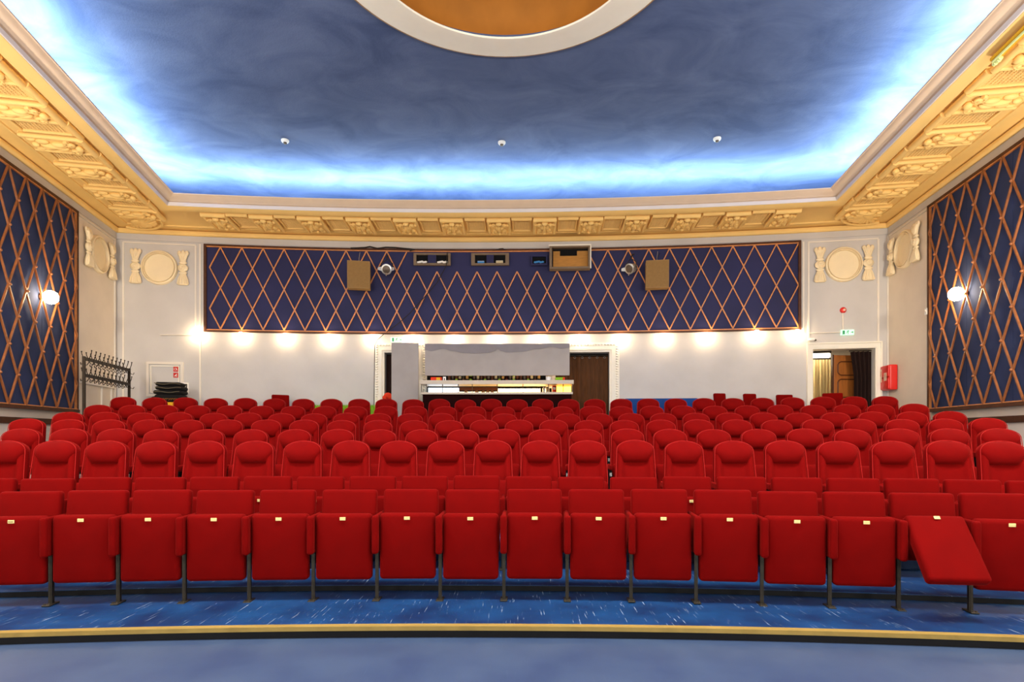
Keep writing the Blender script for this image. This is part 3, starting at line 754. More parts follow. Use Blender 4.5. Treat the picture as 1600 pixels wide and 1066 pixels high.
def speaker(px, py, rz, rx, lab):
    t = on_back('speaker_box', px, py, .30, lab, 'speaker', 'beige speakers on the navy panel'); t.rotation_euler = (rx,0,t.rotation_euler.z+rz)
    MB().rbox((0,0,0),(.54,.30,.66),.012,2).build('cabinet', M['speaker'], t)
    MB().rbox((0,-.152,0),(.50,.012,.62),.005,1).build('grille_cloth', M['speakerface'], t)
    MB().tube([(0,.0,.33),(0,.03,.42),(.02,.06,.58)],.006,5).build('hanging_wire', M['silver'], t)
    MB().box((0,.18,.1),(.08,.06,.08)).build('wall_bracket', M['darkmetal'], t)
speaker(561,431,.14,.06,'beige speaker box on the navy panel, left of the booth windows')
speaker(1026.5,430,-.07,.06,'beige speaker box on the navy panel, right of the booth windows')
def spot(px, py, rz, lab):
    t = on_back('stage_spotlight', px, py, .28, lab, 'spotlight', 'spotlights on the navy panel'); t.rotation_euler[2] += rz
    b = MB().lathe([(.001,-.02),(.10,0),(.115,.05),(.105,.16),(.08,.22),(.001,.24)], 18, R(-pi/2+.35,'X')); b.build('housing', M['silver'], t, 40)
    MB().lathe([(.001,0.0),(.125,0.0),(.13,-.02),(.10,-.03),(.001,-.03)], 18, R(-pi/2+.35,'X')).build('lens_ring', M['silver'], t, 40); MB().lathe([(.001,-.032),(.095,-.032),(.05,-.045),(.001,-.05)],18,R(-pi/2+.35,'X')).build('lens', M['steel'], t, True)
    y = MB().tube([(-.14,.06,.02),(-.14,.06,.16),(0,.06,.26),(.14,.06,.16),(.14,.06,.02)],.012,6); y.tube([(0,.06,.26),(0,.10,.36),(0,.19,.40)],.014,6); y.build('yoke', M['darkmetal'], t, 40)
    fl_ = MB()
    for s in (-1,1): fl_.add([(s*.11,-.02,-.05),(s*.11,-.02,.06),(s*.2,-.06,.03),(s*.2,-.06,-.03)],[(0,1,2,3)]); 
    fl_.tube([(0,-.03,-.10),(0,-.05,-.17)],.012,5); fl_.build('barn_door', M['silver'], t)
spot(604,421,.0,'silver spotlight on the navy panel beside the left speaker')
spot(984,420,-.7,'silver spotlight turned sideways on the navy panel beside the right speaker')
# cables
def cable(name, pts, lab, r=.010, e=.10):
    P = []
    for x,y in pts: th,p,z = back(x,y,e); P.append((p.x,p.y,z))
    tag(MB().tube(P, r, 6).build(name, M['cable'], None, True), lab, 'cable')
cable('hanging_cable',[(699,394),(697,416),(683,442),(660,468),(640,490),(622,506),(604,519)],'thin dark cable slanting down across the navy lattice panel',.010,.17)
cable('wall_cable',[(600,522),(590,531),(585.5,540),(585,590),(584.5,640)],'dark cable running down the wall beside the left doorway frame',.009,.04)
cable('cable_bundle',[(548,388),(570,387),(578,385.5),(590,388.5),(603,386.5),(618,387),(632,388.5),(648,390),(640,392)],'tangled dark cables above the navy panel near the left spotlight',.018,.11)
cable('loose_cable',[(776,391),(780,389),(786,388.5),(789,390.5),(786,391)],'short loop of cable on top of the navy panel, middle of the wall',.010,.11)
cable('speaker_cable',[(1031,395),(1028,402),(1024,410)],'thin cable to the top of the right speaker',.008,.2)
def conduit(pts, lab, e=.025, r=.014):
    P = []
    for x,y in pts: th,p,z = back(x,y,e); P.append((p.x,p.y,z))
    tag(MB().tube(P, r, 6).build('conduit', M['trim'], None, True), lab, 'conduit')
conduit([(250,523.5),(280,523.5),(310,524)],'pale conduit on the wall left of the leftmost bulb')
conduit([(1263,521),(1290,520),(1313,519.5)],'pale conduit leading to the green exit sign over the open door')
conduit([(1317,489),(1317,500),(1317,515)],'thin pale conduit between red alarm and green exit sign')

# ------------------------------------------------------------------ doorways and the bar between them
def rect_frame(mb, t0, t1, z0, z1, w, e0, e1):
    dth = w/WR
    arcband(mb, t0-dth, t0, e0, e1, z0, z1+w, 1); arcband(mb, t1, t1+dth, e0, e1, z0, z1+w, 1); arcband(mb, t0, t1, e0, e1, z1, z1+w, 6)
def ornate_door(name, h, lab):
    d = thing(name, (0,0,0), 0, lab, 'door frame', None, 'structure')
    a = MB(); rect_frame(a, h[0], h[1], FL_BACK, DOOR_Z, .055, -.10, .04); rect_frame(a, h[0]-.055/WR, h[1]+.055/WR, FL_BACK, DOOR_Z+.055, .05, 0, .075); a.build('door_frame', M['frame'], d)
    b = MB(); rect_frame(b, h[0]-.105/WR, h[1]+.105/WR, FL_BACK, DOOR_Z+.105, .14, 0, .04); b.build('outer_band', M['frame'], d)
    c = MB(); off = .185
    def bead(t,z): p = arc_pt(t,.045); c.sphere((p.x,p.y,z),(.035,.03,.024),None,8,6)
    z = FL_BACK+.9
    while z < DOOR_Z+.2: bead(h[0]-off/WR,z); bead(h[1]+off/WR,z); z += .062
    t = h[0]-off/WR
    while t < h[1]+off/WR: bead(t, DOOR_Z+off); t += .075/WR
    c.build('bead_moulding', M['frame'], d, True)
    return d
ornate_door('door_1', holes[0], 'ornate white doorway frame with beading, left of the bar')
ornate_door('door_2', holes[1], 'ornate white doorway frame with beading, right of the bar')
def curtain(name, t0, t1, e, z0, z1, m, lab, amp=.04, waves=9, rings=0, rod=True):
    p0,p1 = arc_pt(t0,e), arc_pt(t1,e); cen = (p0+p1)/2; th = (t0+t1)/2; w = (p1-p0).length
    t = thing(name, (cen.x,cen.y,z0), -th, lab, 'curtain'); n = waves*10; mb = MB(); rows = []
    for i in range(n+1):
        x = -w/2+w*i/n; y = amp*sin(2*pi*waves*i/n)+.012*sin(i*.7)
        rows.append([(x,y*k,z) for z,k in ((0,1),((z1-z0)*.5,.9),(z1-z0,.6))])
    mb.sweep(rows); rows2 = [[(x,y+.006,z) for x,y,z in r] for r in rows]; mb.sweep(rows2)
    mb.build('cloth', M[m], t, True)
    if rod: MB().tube([(-w/2,0,z1-z0+.03),(w/2,0,z1-z0+.03)],.014,8).build('curtain_rod', M['darkmetal'], t, 40)
    for i in range(rings):
        x = -w/2+w*(i+.5)/rings; MB().lathe([(.02,-.01),(.03,0),(.02,.01)],10,T(x,-.045,z1-z0-.03)@R(pi/2,'X')).build('curtain_ring', M['silver'], t)
    return t
curtain('door_curtain', holes[0][0]+.0004, holes[0][1]-.0004, -.10, FL_BACK, DOOR_Z-.06, 'curtaindark', 'dark brown curtain in the left doorway behind the grey board', .035, 6)
curtain('door_curtain', holes[1][0]+.0004, th_px(951), -.12, FL_BACK, DOOR_Z-.09, 'curtain', 'brown curtain hung on rings in the doorway right of the bar', .035, 6, 7)
# dark space behind the two curtained doors
for i in (0,1):
    h = holes[i]; mb = MB(); arcband(mb, h[0]-.003, h[1]+.003, -.7, -.66, .9, DOOR_Z+.3, 4); struct(mb.build('door_recess_wall', M['boothblack']))
# grey board beside the bar
th,p,z = back(633,600,.62); zt = z_px(536,p.y); w = 42/F*p.y
g = thing('display_board', (p.x,p.y,FL_BACK), -th+.02, 'tall plain grey board standing between the left doorway and the bar', 'board')
MB().rbox((0,0,(zt-FL_BACK)/2+.02),(w,.06,zt-FL_BACK-.04),.008,1).build('panel', M['greyboard'], g)
k = MB()
for s in (-1,1): k.box((s*w*.38,0,.02),(.06,.45,.04))
k.build('foot', M['darkmetal'], g)
# hanging grey screen above the bar; its scalloped top shade is a darker strip
tA,tB = th_px(664,.55), th_px(890,.55); zc0,zc1 = z_px(587,13.75), z_px(538,13.75)
sg = thing('hanging_board', (0,0,0), 0, 'wide pale grey board hanging above the bar counter', 'board')
arcband(MB(), tA,tB,.51,.55,zc0,zc1,12).build('panel', M['greyboard'], sg)
br = MB()
for t in (tA+.004,(tA+tB)/2,tB-.004): arcband(br, t-.0008,t+.0008,.0,.51,zc1-.16,zc1-.10,1)
br.build('wall_bracket', M['darkmetal'], sg)
SHADE_EDGE = [(664,9),(673,11),(692,7.5),(708,11),(725,14),(745,14.5),(765,13.5),(773,11),(778,8),(783,11),(792,13),(815,12),(840,8),(862,5),(878,7.5),(890,6)]
def shade_dip(x):
    for (a,p),(b,q) in zip(SHADE_EDGE,SHADE_EDGE[1:]):
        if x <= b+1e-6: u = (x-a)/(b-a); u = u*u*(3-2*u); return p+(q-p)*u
    return SHADE_EDGE[-1][1]
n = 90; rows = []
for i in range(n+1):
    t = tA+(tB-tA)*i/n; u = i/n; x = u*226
    dip = shade_dip(664+x)
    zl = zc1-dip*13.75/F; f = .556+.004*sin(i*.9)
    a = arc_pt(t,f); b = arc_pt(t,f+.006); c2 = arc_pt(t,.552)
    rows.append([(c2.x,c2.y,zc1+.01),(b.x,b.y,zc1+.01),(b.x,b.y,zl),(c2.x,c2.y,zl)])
MB().sweep(rows,True).build('shade_strip', M['boardshade'], sg, 40)
# the bar
bA,bB = th_px(658,1.0), th_px(895,1.0); Yb = arc_pt((bA+bB)/2,1.0).y
zt,zg0,zsl = z_px(594.5,Yb), z_px(600.5,Yb), z_px(613,Yb)
bar = thing('bar_counter', (0,0,0), 0, 'long bar counter with dark front and lit glass display under a pale top', 'bar counter')
arcband(MB(), bA+.0006,bB-.0006,.35,.97,FL_BACK,zsl-.05,10).build('front', M['counter'], bar)
arcband(MB(), bA,bB,.33,1.02,zsl-.05,zsl,10).build('lower_slab', M['counterslab'], bar)
arcband(MB(), bA-.0004,bB+.0004,.40,1.03,zg0,zt,10).build('top_slab', M['counterslab'], bar)
po = MB()
for px in (658.5,666,691.5,716,738,777,817,857,880,894.5):
    t = th_px(px,1.0); arcband(po, t-.00018,t+.00018,.985,1.0,zsl,zg0,1)
po.build('post', M['steel'], bar)
gz = arcband(MB(), bA+.0003,bB-.0003,1.0,1.006,zsl,zg0,10).build('glass_front', M['glass'], bar)
arcband(MB(), th_px(668,.6),th_px(716,.6),.42,.45,zsl+.005,zg0-.04,2).build('cold_light_panel', M['coldlamp'], bar)
arcband(MB(), th_px(778,.6),th_px(853,.6),.42,.45,zsl+.02,zg0-.06,3).build('warm_light_panel', M['caselamp'], bar)
arcband(MB(), th_px(717,.6),th_px(777,.6),.42,.45,zsl+.09,zg0-.02,3).build('shelf_back', M['doorwooddark'], bar)
arcband(MB(), th_px(717,.6),th_px(777,.6),.45,.47,zsl+.012,zsl+.05,3).build('case_light_strip', M['caselamp'], bar)
arcband(MB(), th_px(870,.6),th_px(893,.6),.42,.46,zsl+.01,zg0-.01,2).build('amber_light_panel', mat('amber_lamp',(255,200,90),.5,emit=(255,180,70),estr=4.0), bar)
def on_bar(name, px, dz, e, lab, cat, zz): t = th_px(px,e); p = arc_pt(t,e); return thing(name,(p.x,p.y,zz+dz),-t,lab,cat)
for i,(px,hh,m) in enumerate(((846,.10,'doorwooddark'),(850,.13,'whiteframe'),(855,.12,'boxbeige'),(860,.09,'darkmetal'))):
    t = on_bar('jar',px,0,.8,['small brown jar','white cup','beige tin','grey cup'][i]+' in the lit bar display near its amber end','tableware',zsl+.004)
    MB().lathe([(.001,0),(.026,0),(.029,.02),(.029,hh*.8),(.022,hh),(.001,hh)],12).build('body', M[m], t, 40)
    MB().lathe([(.001,hh),(.028,hh),(.028,hh+.012),(.001,hh+.012)],12).build('lid', M['darkmetal'], t, 40)
for i,px in enumerate((728,745,755,762,769)):
    t = on_bar('pastry',px,0,.75,'small brown pastry lying in the lit bar display, '+ORD[i+1]+' from the left','food',zsl+.004)
    MB().sphere((0,0,.025),(.045,.045,.028),None,10,6).build('crust', M['embroid'], t, True)
t = on_bar('orange_package',866,0,.75,'orange package standing in the amber end of the bar display','package',zsl+.004)
MB().rbox((0,0,.085),(.09,.06,.17),.01,1).build('pack', M['orange'], t); MB().box((0,-.032,.1),(.06,.004,.06)).build('pack_label', M['whiteframe'], t)
t = on_bar('flyer_box',682,0,.7,'orange and yellow box standing on the left end of the bar top','box',zt)
MB().rbox((0,0,.05),(.26,.14,.10),.008,1).build('carton_body', M['orange'], t); MB().box((.05,-.072,.05),(.09,.004,.08)).build('yellow_face', M['yellowcushion'], t)
t = on_bar('price_card',694.5,0,.75,'small white card with dark mark on the bar top, left end','card',zt)
MB().rbox((0,0,.055),(.07,.02,.11),.004,1).build('card', M['whiteframe'], t); MB().box((0,-.012,.05),(.022,.004,.05)).build('dark_mark', M['black'], t)
t = on_bar('white_tub',857,0,.75,'white tub standing on the right end of the bar top','tub',zt)
MB().lathe([(.001,0),(.05,0),(.06,.09),(.001,.09)],12).build('tub_body', M['white'], t, 40); MB().lathe([(.001,.09),(.063,.09),(.063,.1),(.001,.1)],12).build('lid', M['whiteframe'], t, 40)
t = on_bar('green_packet',875,0,.75,'green and orange packet on the right end of the bar top','package',zt)
MB().rbox((0,0,.045),(.22,.08,.09),.01,1).build('pack', M['grass'], t); MB().box((.09,-.042,.05),(.05,.004,.07)).build('orange_end', M['orange'], t)
# bottle shelf behind
bs = thing('bottle_shelf', (0,0,0), 0, 'dark shelf on the wall behind the bar, under the hanging board', 'shelf')
a = MB(); arcband(a, th_px(665),th_px(866),0,.02,2.3,3.3,8); a.build('back_panel', M['boothblack'], bs)
arcband(MB(), th_px(665),th_px(866),.02,.22,z_px(595,14.1)-.02,z_px(595,14.1),8).build('shelf_board', M['darkwood'], bs)
zb = z_px(595,14.1)
cols = ['darkwood','steel','doorwooddark','boxbeige','darkmetal','woodstrip','counter','steel','boxbeige','doorwooddark']
for i in range(26):
    px = 702+i*5.6; t = th_px(px,.12); p = arc_pt(t,.12)
    o = thing('bottle',(p.x,p.y,zb+.003),-t,'small bottle on the dark shelf behind the bar, '+ORD[i+1]+' from the left','bottle','bottles behind the bar')
    hh = .22+.03*(i%3)
    MB().lathe([(.001,0),(.032,0),(.034,.02),(.034,hh*.6),(.014,hh*.75),(.013,hh),(.001,hh)],10).build('glass_body', M[['doorwooddark','cable','grass','counter'][i%4]], o, 40)
    MB().lathe([(.0345,.05),(.0355,.05),(.0355,hh*.5),(.0345,hh*.5)],10).build('paper_label', M[cols[i%10]], o)
    MB().lathe([(.001,hh-.03),(.016,hh-.03),(.016,hh+.006),(.001,hh+.006)],8).build('bottle_cap', M[cols[(i*3)%10]], o)
# exit signs
def running_man(mb, y, s=1.0):
    mb.sphere((.02*s,y,.05*s),(.012*s,.002,.012*s),None,8,6)
    for a,b in (((.015,.035),(-.01,.0)),((.0,.015),(.035,.0)),((-.01,0),(.02,-.025)),((.02,-.025),(.01,-.055)),((-.01,0),(-.045,-.03)),((.015,.035),(-.03,.03)),((.015,.03),(.045,.04))):
        mb.bar((a[0]*s,y,a[1]*s),(b[0]*s,y,b[1]*s),.013*s,.003,(0,1,0))
for px,py,m,mm,lab in ((1323,520,'signlit','green','glowing green exit sign with running figure above the open door on the right'),(620,531.5,'signpale','green','pale exit sign with green running figure above the tall grey board')):
    t = on_back('exit_sign', px, py, .0, lab, 'sign', 'exit signs')
    MB().rbox((0,-.025,0),(.29,.05,.13),.012,2).build('sign_box', M[m], t)
    g = MB(); running_man(g,-.052,.8); g.bar((.07,-.052,0),(.12,-.052,0),.014,.003,(0,1,0)); g.bar((.12,-.052,0),(.10,-.052,.022),.012,.003,(0,1,0)); g.bar((.12,-.052,0),(.10,-.052,-.022),.012,.003,(0,1,0)); g.box((-.085,-.052,0),(.05,.003,.09)); g.build('pictogram', M[mm], t)
t = on_back('fire_alarm', 1317, 485, 0, 'small round red alarm on the wall above the green exit sign', 'alarm')
MB().lathe([(.001,0),(.07,0),(.07,.03),(.05,.055),(.035,.06),(.001,.062)],20,R(pi/2,'X')).build('base', M['plastered_red'], t, 40); MB().sphere((.015,-.06,.0),(.03,.02,.03)).build('dome_lens', M['crown'], t, True)
t = on_back('wall_sensor', 1268, 531.5, 0, 'small white sensor on the corner of the right door frame', 'sensor')
MB().rbox((-.02,-.05,0),(.13,.10,.06),.015,2).build('casing', M['white'], t, True); MB().rbox((.065,-.05,-.012),(.05,.07,.035),.012,2).build('bracket_arm', M['darkmetal'], t, True)

# door on the right with the corridor behind it
h = holes[2]; thc = (h[0]+h[1])/2; pc = arc_pt(thc,0); hwid = (arc_pt(h[1])-arc_pt(h[0])).length/2
d3 = thing('door_3', (pc.x,pc.y,FL_BACK), -thc, 'open doorway with wide cream frame on the right of the back wall', 'door frame', None, 'structure')
H3 = DOOR_Z-FL_BACK; f = MB()
for s in (-1,1): f.box((s*(hwid+.05),.0,(H3+.10)/2),(.10,.12,H3+.10)); f.box((s*(hwid+.10),-.03,(H3+.12)/2),(.03,.12,H3+.12)); f.box((s*(hwid-.01),.10,H3/2),(.02,.30,H3))
f.box((0,.0,H3+.05),(hwid*2,.12,.10)); f.box((0,-.03,H3+.115),(hwid*2+.23,.12,.03)); f.box((0,.10,H3-.01),(hwid*2,.30,.02)); f.build('door_frame', M['frame'], d3)
cd = thing('corridor_wall', (pc.x,pc.y,FL_BACK), -thc, 'lit corridor behind the open doorway', 'corridor', None, 'structure')
c = MB(); c.box((0,2.3,1.5),(4.4,.1,3.2)); c.box((-2.2,1.3,1.5),(.1,2.1,3.2)); c.box((2.2,1.3,1.5),(.1,2.1,3.2)); c.box((0,1.3,-.05),(4.4,2.1,.1)); c.box((0,1.3,2.95),(4.4,2.1,.1)); c.build('corridor_shell', M['corridor'], cd)
def D3(name, x, y, z, lab, cat, rz=0):
    m = T(pc.x,pc.y,FL_BACK) @ R(-thc,'Z') @ T(x,y,z); return thing(name, m.translation, -thc+rz, lab, cat)
t = D3('corridor_curtain', -.36, 1.25, 0, 'pale straw-coloured pleated curtain seen through the open doorway', 'curtain')
mb = MB(); rows = []
for i in range(141):
    x = -.75+1.5*i/140; y = .035*sin(i*.9)+.015*sin(i*.37); rows.append([(x,y,.03),(x,y*.9,1.2),(x,y*.7,2.26)])
mb.sweep(rows); mb.sweep([[(a,b+.006,c_) for a,b,c_ in r] for r in rows]); mb.build('cloth', M['palecurtain'], t, True)
MB().tube([(-.78,0,2.28),(.78,0,2.28)],.014,6).build('curtain_rod', M['darkmetal'], t)
t = D3('tube_light', -.40, 1.05, 2.34, 'bright white tube light above the pale curtain beyond the open doorway', 'lamp')
MB().rbox((0,0,0),(.95,.10,.11),.03,2).build('lit_diffuser', M['tubelamp'], t); MB().box((0,.01,.085),(.98,.12,.06)).build('housing', M['darkmetal'], t)
t = D3('door_leaf', -.07, .42, .02, 'varnished brown panelled door leaf standing open in the right doorway', 'door', .22)
MB().rbox((.42,0,1.10),(.84,.045,2.22),.006,1).build('leaf', M['doorwood'], t)
t.location.z += .03
mo = MB()
def moulded(x0,x1,z0,z1,cut):
    pts = [(x0+cut,z0),(x1-cut,z0),(x1-cut*.4,z0+cut*.4),(x1,z0+cut),(x1,z1-cut),(x1-cut*.4,z1-cut*.4),(x1-cut,z1),(x0+cut,z1),(x0+cut*.4,z1-cut*.4),(x0,z1-cut),(x0,z0+cut),(x0+cut*.4,z0+cut*.4)]
    mo.tube([(x,-.026,z) for x,z in pts],.016,6,None,True)
moulded(.10,.74,1.72,2.05,.07); moulded(.10,.74,1.18,1.62,.07)
mo.tube([(.42+.32*cos(a),-.026,.74+.32*sin(a)) for a in [pi*k/12 for k in range(13)]],.016,6); mo.build('panel_moulding', M['doorwooddark'], t, 40)
MB().box((-.02,0,1.10),(.035,.06,2.24)).build('edge_strip', M['darkwood'], t)
hd = MB().sphere((.70,-.06,.98),.03); hd.tube([(.70,-.02,.98),(.70,-.06,.98)],.012,6); hd.build('door_handle', M['darkmetal'], t, True)
t = D3('door_curtain', hwid-.21, .17, .02, 'very dark curtain gathered at the right edge of the open doorway', 'curtain')
mb = MB(); rows = []
for i in range(81):
    u = i/80; x = -.19+.38*u; y = .04*sin(u*pi*9); g = .16*(1-u); rows.append([(x,y,0),(x,y,.9),(x-g*.0,y,1.7),(x-g*.5,y,2.28)])
mb.sweep(rows); mb.sweep([[(a,b+.006,c_) for a,b,c_ in r] for r in rows]); mb.build('cloth', M['curtaindark'], t, True)
MB().tube([(-.30,0,2.30),(.2,0,2.30)],.013,6).build('curtain_rod', M['darkmetal'], t)

# hydrant cabinet flap, stickers, notice
t = on_back('wall_hatch', 258.5, 593, 0, 'framed grey wall hatch with two red stickers, behind the black cloth stack', 'wall hatch')
w,hh = .83,.84; f = MB()
for s in (-1,1): f.box((s*(w/2-.03),-.02,0),(.06,.04,hh)); f.box((0,-.02,s*(hh/2-.03)),(w-.12,.04,.06))
f.build('outer_frame', M['trim'], t)
g = MB()
for s in (-1,1): g.box((s*(w/2-.10),-.018,0),(.02,.036,hh-.2)); g.box((0,-.018,s*(hh/2-.10)),(w-.2,.036,.02))
g.build('inner_moulding', M['frame'], t); MB().box((0,-.006,0),(w-.12,.012,hh-.12)).build('flap', M['wall'], t)
for z,nm in ((.25,'hose'),(.105,'alarm')):
    s_ = MB().box((.24,-.0145,z),(.11,.005,.12)).build('sticker', M['signred'], t); k = MB()
    if nm == 'hose':
        k.lathe([(.022,0),(.028,0),(.028,.002),(.022,.002)],16,T(.23,-.019,z)@R(pi/2,'X')); k.bar((.25,-.0185,z+.03),(.27,-.0185,z-.03),.012,.002,(0,1,0))
    else:
        k.bar((.21,-.0185,z-.03),(.27,-.0185,z+.03),.012,.002,(0,1,0)); k.lathe([(.010,0),(.018,0),(.018,.002),(.010,.002)],14,T(.255,-.019,z-.02)@R(pi/2,'X'))
    k.build('sticker_symbol', M['whiteframe'], s_)
t = on_back('wall_notice', 289, 607, 0, 'white framed black-and-grey notice on the wall right of the hatch', 'notice')
MB().rbox((0,-.012,0),(.18,.024,.27),.004,1).build('frame', M['whiteframe'], t); MB().box((.0,-.026,.0),(.12,.004,.21)).build('dark_picture', M['black'], t)
k = MB(); k.bar((-.03,-.029,-.06),(.03,-.029,.07),.03,.002,(0,1,0)); k.bar((.03,-.029,-.07),(.0,-.029,-.02),.025,.002,(0,1,0)); k.build('pale_streak', M['silver'], t)

# red fire box on the right side wall
q,z0 = side_px(1396,590,1); zt_,zb_ = z_px(571,q.y), z_px(610,q.y)
t = thing('fire_hose_box', (q.x,q.y,(zt_+zb_)/2), RZ_R, 'red plastic fire equipment box on the right side wall beside the open door', 'fire box')
hb = zt_-zb_
MB().rbox((0,-.09,0),(.42,.17,hb),.025,2).build('box_body', M['plastered_red'], t, 40)
MB().rbox((0,-.18,hb*.25),(.38,.03,hb*.44),.012,2).build('upper_door', M['plastered_red'], t, 40); MB().rbox((0,-.18,-hb*.25),(.38,.03,hb*.44),.012,2).build('lower_door', M['plastered_red'], t, 40)
k = MB(); k.box((.05,-.197,.02),(.12,.004,.18)); k.box((-.15,-.197,.06),(.07,.004,.3)); k.build('pale_label', M['crown'], t)
k = MB(); k.bar((-.17,-.20,.05),(-.13,-.20,.16),.012,.003,(0,1,0)); k.bar((.02,-.20,.06),(.08,-.20,.06),.012,.003,(0,1,0)); k.bar((.02,-.20,.02),(.08,-.20,.02),.01,.003,(0,1,0)); k.build('label_marks', M['signred'], t)

# ------------------------------------------------------------------ things standing behind the last row
# coat rack
a = Vector((-8.20,10.9)); b = Vector((-8.66,12.87)); dv = (b-a).normalized(); rzr = math.atan2(dv.y,dv.x); Lr = (b-a).length; fz0 = FL_BACK
zr = lambda x: 0
t = thing('coat_rack', (a.x,a.y,.70), rzr, 'brown metal coat rack with two rows of hooks beside the left side wall', 'coat rack')
top = 2.93-.70
for x,zf in ((0,0.),(Lr,FL_BACK-.70)):
    pz = MB().box((x,0,(top+zf)/2),(.045,.045,top-zf)); pz.box((x,0,zf+.02),(.05,.5,.04)); pz.build('post', M['rackmetal'], t)
for z,nm in ((top-.04,'upper'),(top-.36,'lower')):
    rb = MB().box((Lr/2,0,z),(Lr,.06,.055)).build('rail', M['rackmetal'], t)
    hk = MB(); n = 11
    for i in range(n):
        x = .1+(Lr-.2)*i/(n-1)
        for s in (-1,1):
            hk.tube([(x-.05*s,0,z-.02),(x-.02*s,s*.04,z+.02),(x+.05*s,s*.10,z+.10),(x+.08*s,s*.12,z+.15)],.008,5); hk.sphere((x+.08*s,s*.12,z+.155),.014,None,6,5)
            hk.tube([(x,s*.03,z-.02),(x,s*.07,z-.09),(x+.03,s*.11,z-.10),(x+.04,s*.12,z-.06)],.008,5)
    hk.build('hook_row', M['rackmetal'], rb)
# stack of black folded cloths on a yellow crate behind the last row
th,p,_ = back(269,620,.75); Yp = p.y
zs_ = [z_px(y,Yp) for y in (629,617,610.5,604,598)]
base = thing('storage_crate', (p.x,p.y,FL_BACK), -th, 'yellow topped low crate under the black cloth stack behind the last row', 'crate')
hc = zs_[0]-FL_BACK; MB().rbox((0,0,(hc-.12)/2),(.55,.45,hc-.12),.01,1).build('crate_body', M['woodstrip'], base); MB().rbox((0,0,hc-.062),(.42,.42,.12),.03,2).build('yellow_top', M['yellowcushion'], base, True)
o = thing('folded_coat', (p.x-.02,p.y,zs_[0]), -th, 'crumpled black bundle with gold embroidery at the bottom of the cloth stack', 'cloth bundle')
hb = zs_[1]-zs_[0]+.0
MB().rbox((0,0,hb*.5),(.58,.42,hb),.06,4,None,.0).build('bundle', M['blackcloth'], o, True); k = MB()
for i in range(6): k.tube([(-.12+.05*i,-.213,.03+.012*(i%3)),(-.08+.05*i,-.216,.08),(-.03+.05*i,-.213,.06+.01*(i%2))],.006,5)
k.build('gold_embroidery', M['embroid'], o); MB().sphere((-.30,-.05,hb*.4),(.10,.16,hb*.4)).build('loose_fold', M['blackcloth'], o, True)
for i in range(3):
    o = thing('folded_blanket', (p.x-.03+.025*(i%2),p.y,zs_[i+1]), -th+.04*i, 'black folded cloth with grey edge, '+['lowest','middle','topmost'][i]+' of the three on the black stack', 'folded cloth', 'black folded cloths')
    hh = zs_[i+2]-zs_[i+1]
    MB().rbox((0,0,hh*.48),(.60-.04*i,.42,hh*.94),.05,4).build('cloth', M['blackcloth'], o, True)
    k = MB().tube([(-.27+.54*j/10,-.214,hh*.5+.014*sin(j*.8+i)) for j in range(11)],.010,6); k.build('edge_band', M['strap'], o, True)
# loose red chairs behind the last row
def rear_chair(px, py, wpx, rz, lab, e):
    th,p,z = back(px,py,e); zz = z-FL_BACK; w = wpx/F*p.y
    t = thing('upholstered_chair', (p.x,p.y,FL_BACK), -th+rz, lab, 'chair', 'loose red chairs behind the last row')
    MB().rbox((0,0,0),(w,.09,.62),.03,3,T(0,.10,zz-.30)@R(-.1,'X')).build('backrest', M['red2'], t, True)
    MB().rbox((0,-.14,.50),(w+.04,.46,.11),.03,3).build('seat', M['red2'], t, True)
    if zz > 1.15: MB().rbox((0,.10,.70),(w*.3,.03,.50),.01,1).build('back_post', M['darkmetal'], t)
    for sx in (-1,1):
        for sy in (-.33,.06): MB().tube([(sx*w*.46,sy,0),(sx*w*.42,sy,.46)],.016,8).build('leg', M['darkmetal'], t)
rear_chair(440,617.3,26,.5,'loose red chair behind the last row in front of the plain left wall',.55)
rear_chair(1129,614.8,20,.35,'loose red chair behind the last row, just right of the blue sofa',.55)
rear_chair(1176,615.5,21,.3,'loose red chair behind the last row, between its two red neighbours',.55)
rear_chair(1229,617,25,.1,'loose red chair behind the last row, nearest the open door\'s left side',.55)
rear_chair(1303,614.5,29,-.1,'loose red chair standing in front of the open doorway',.55)
# blue sofa
sA,sB = th_px(975,.6), th_px(1092,.6); pm = arc_pt((sA+sB)/2,.6); wS = (arc_pt(sB,.6)-arc_pt(sA,.6)).length; zS = z_px(622.5,pm.y)-FL_BACK
t = thing('sofa', (pm.x,pm.y,FL_BACK), -(sA+sB)/2, 'blue high-backed sofa against the wall right of the bar doorway', 'sofa')
MB().rbox((0,.08,zS/2+.1),(wS,.20,zS-.2),.05,3).build('backrest', M['bluesofa'], t, True); MB().rbox((0,-.26,.33),(wS-.3,.62,.24),.05,3).build('seat_cushion', M['bluesofa'], t, True)
for s in (-1,1): MB().rbox((s*(wS/2-.09),-.25,.36),(.17,.62,.50),.05,3).build('armrest', M['bluesofa'], t, True)
for sx in (-1,1):
    for sy in (-.5,.1): MB().box((sx*(wS/2-.12),sy,.06),(.05,.05,.12)).build('leg', M['darkwood'], t)
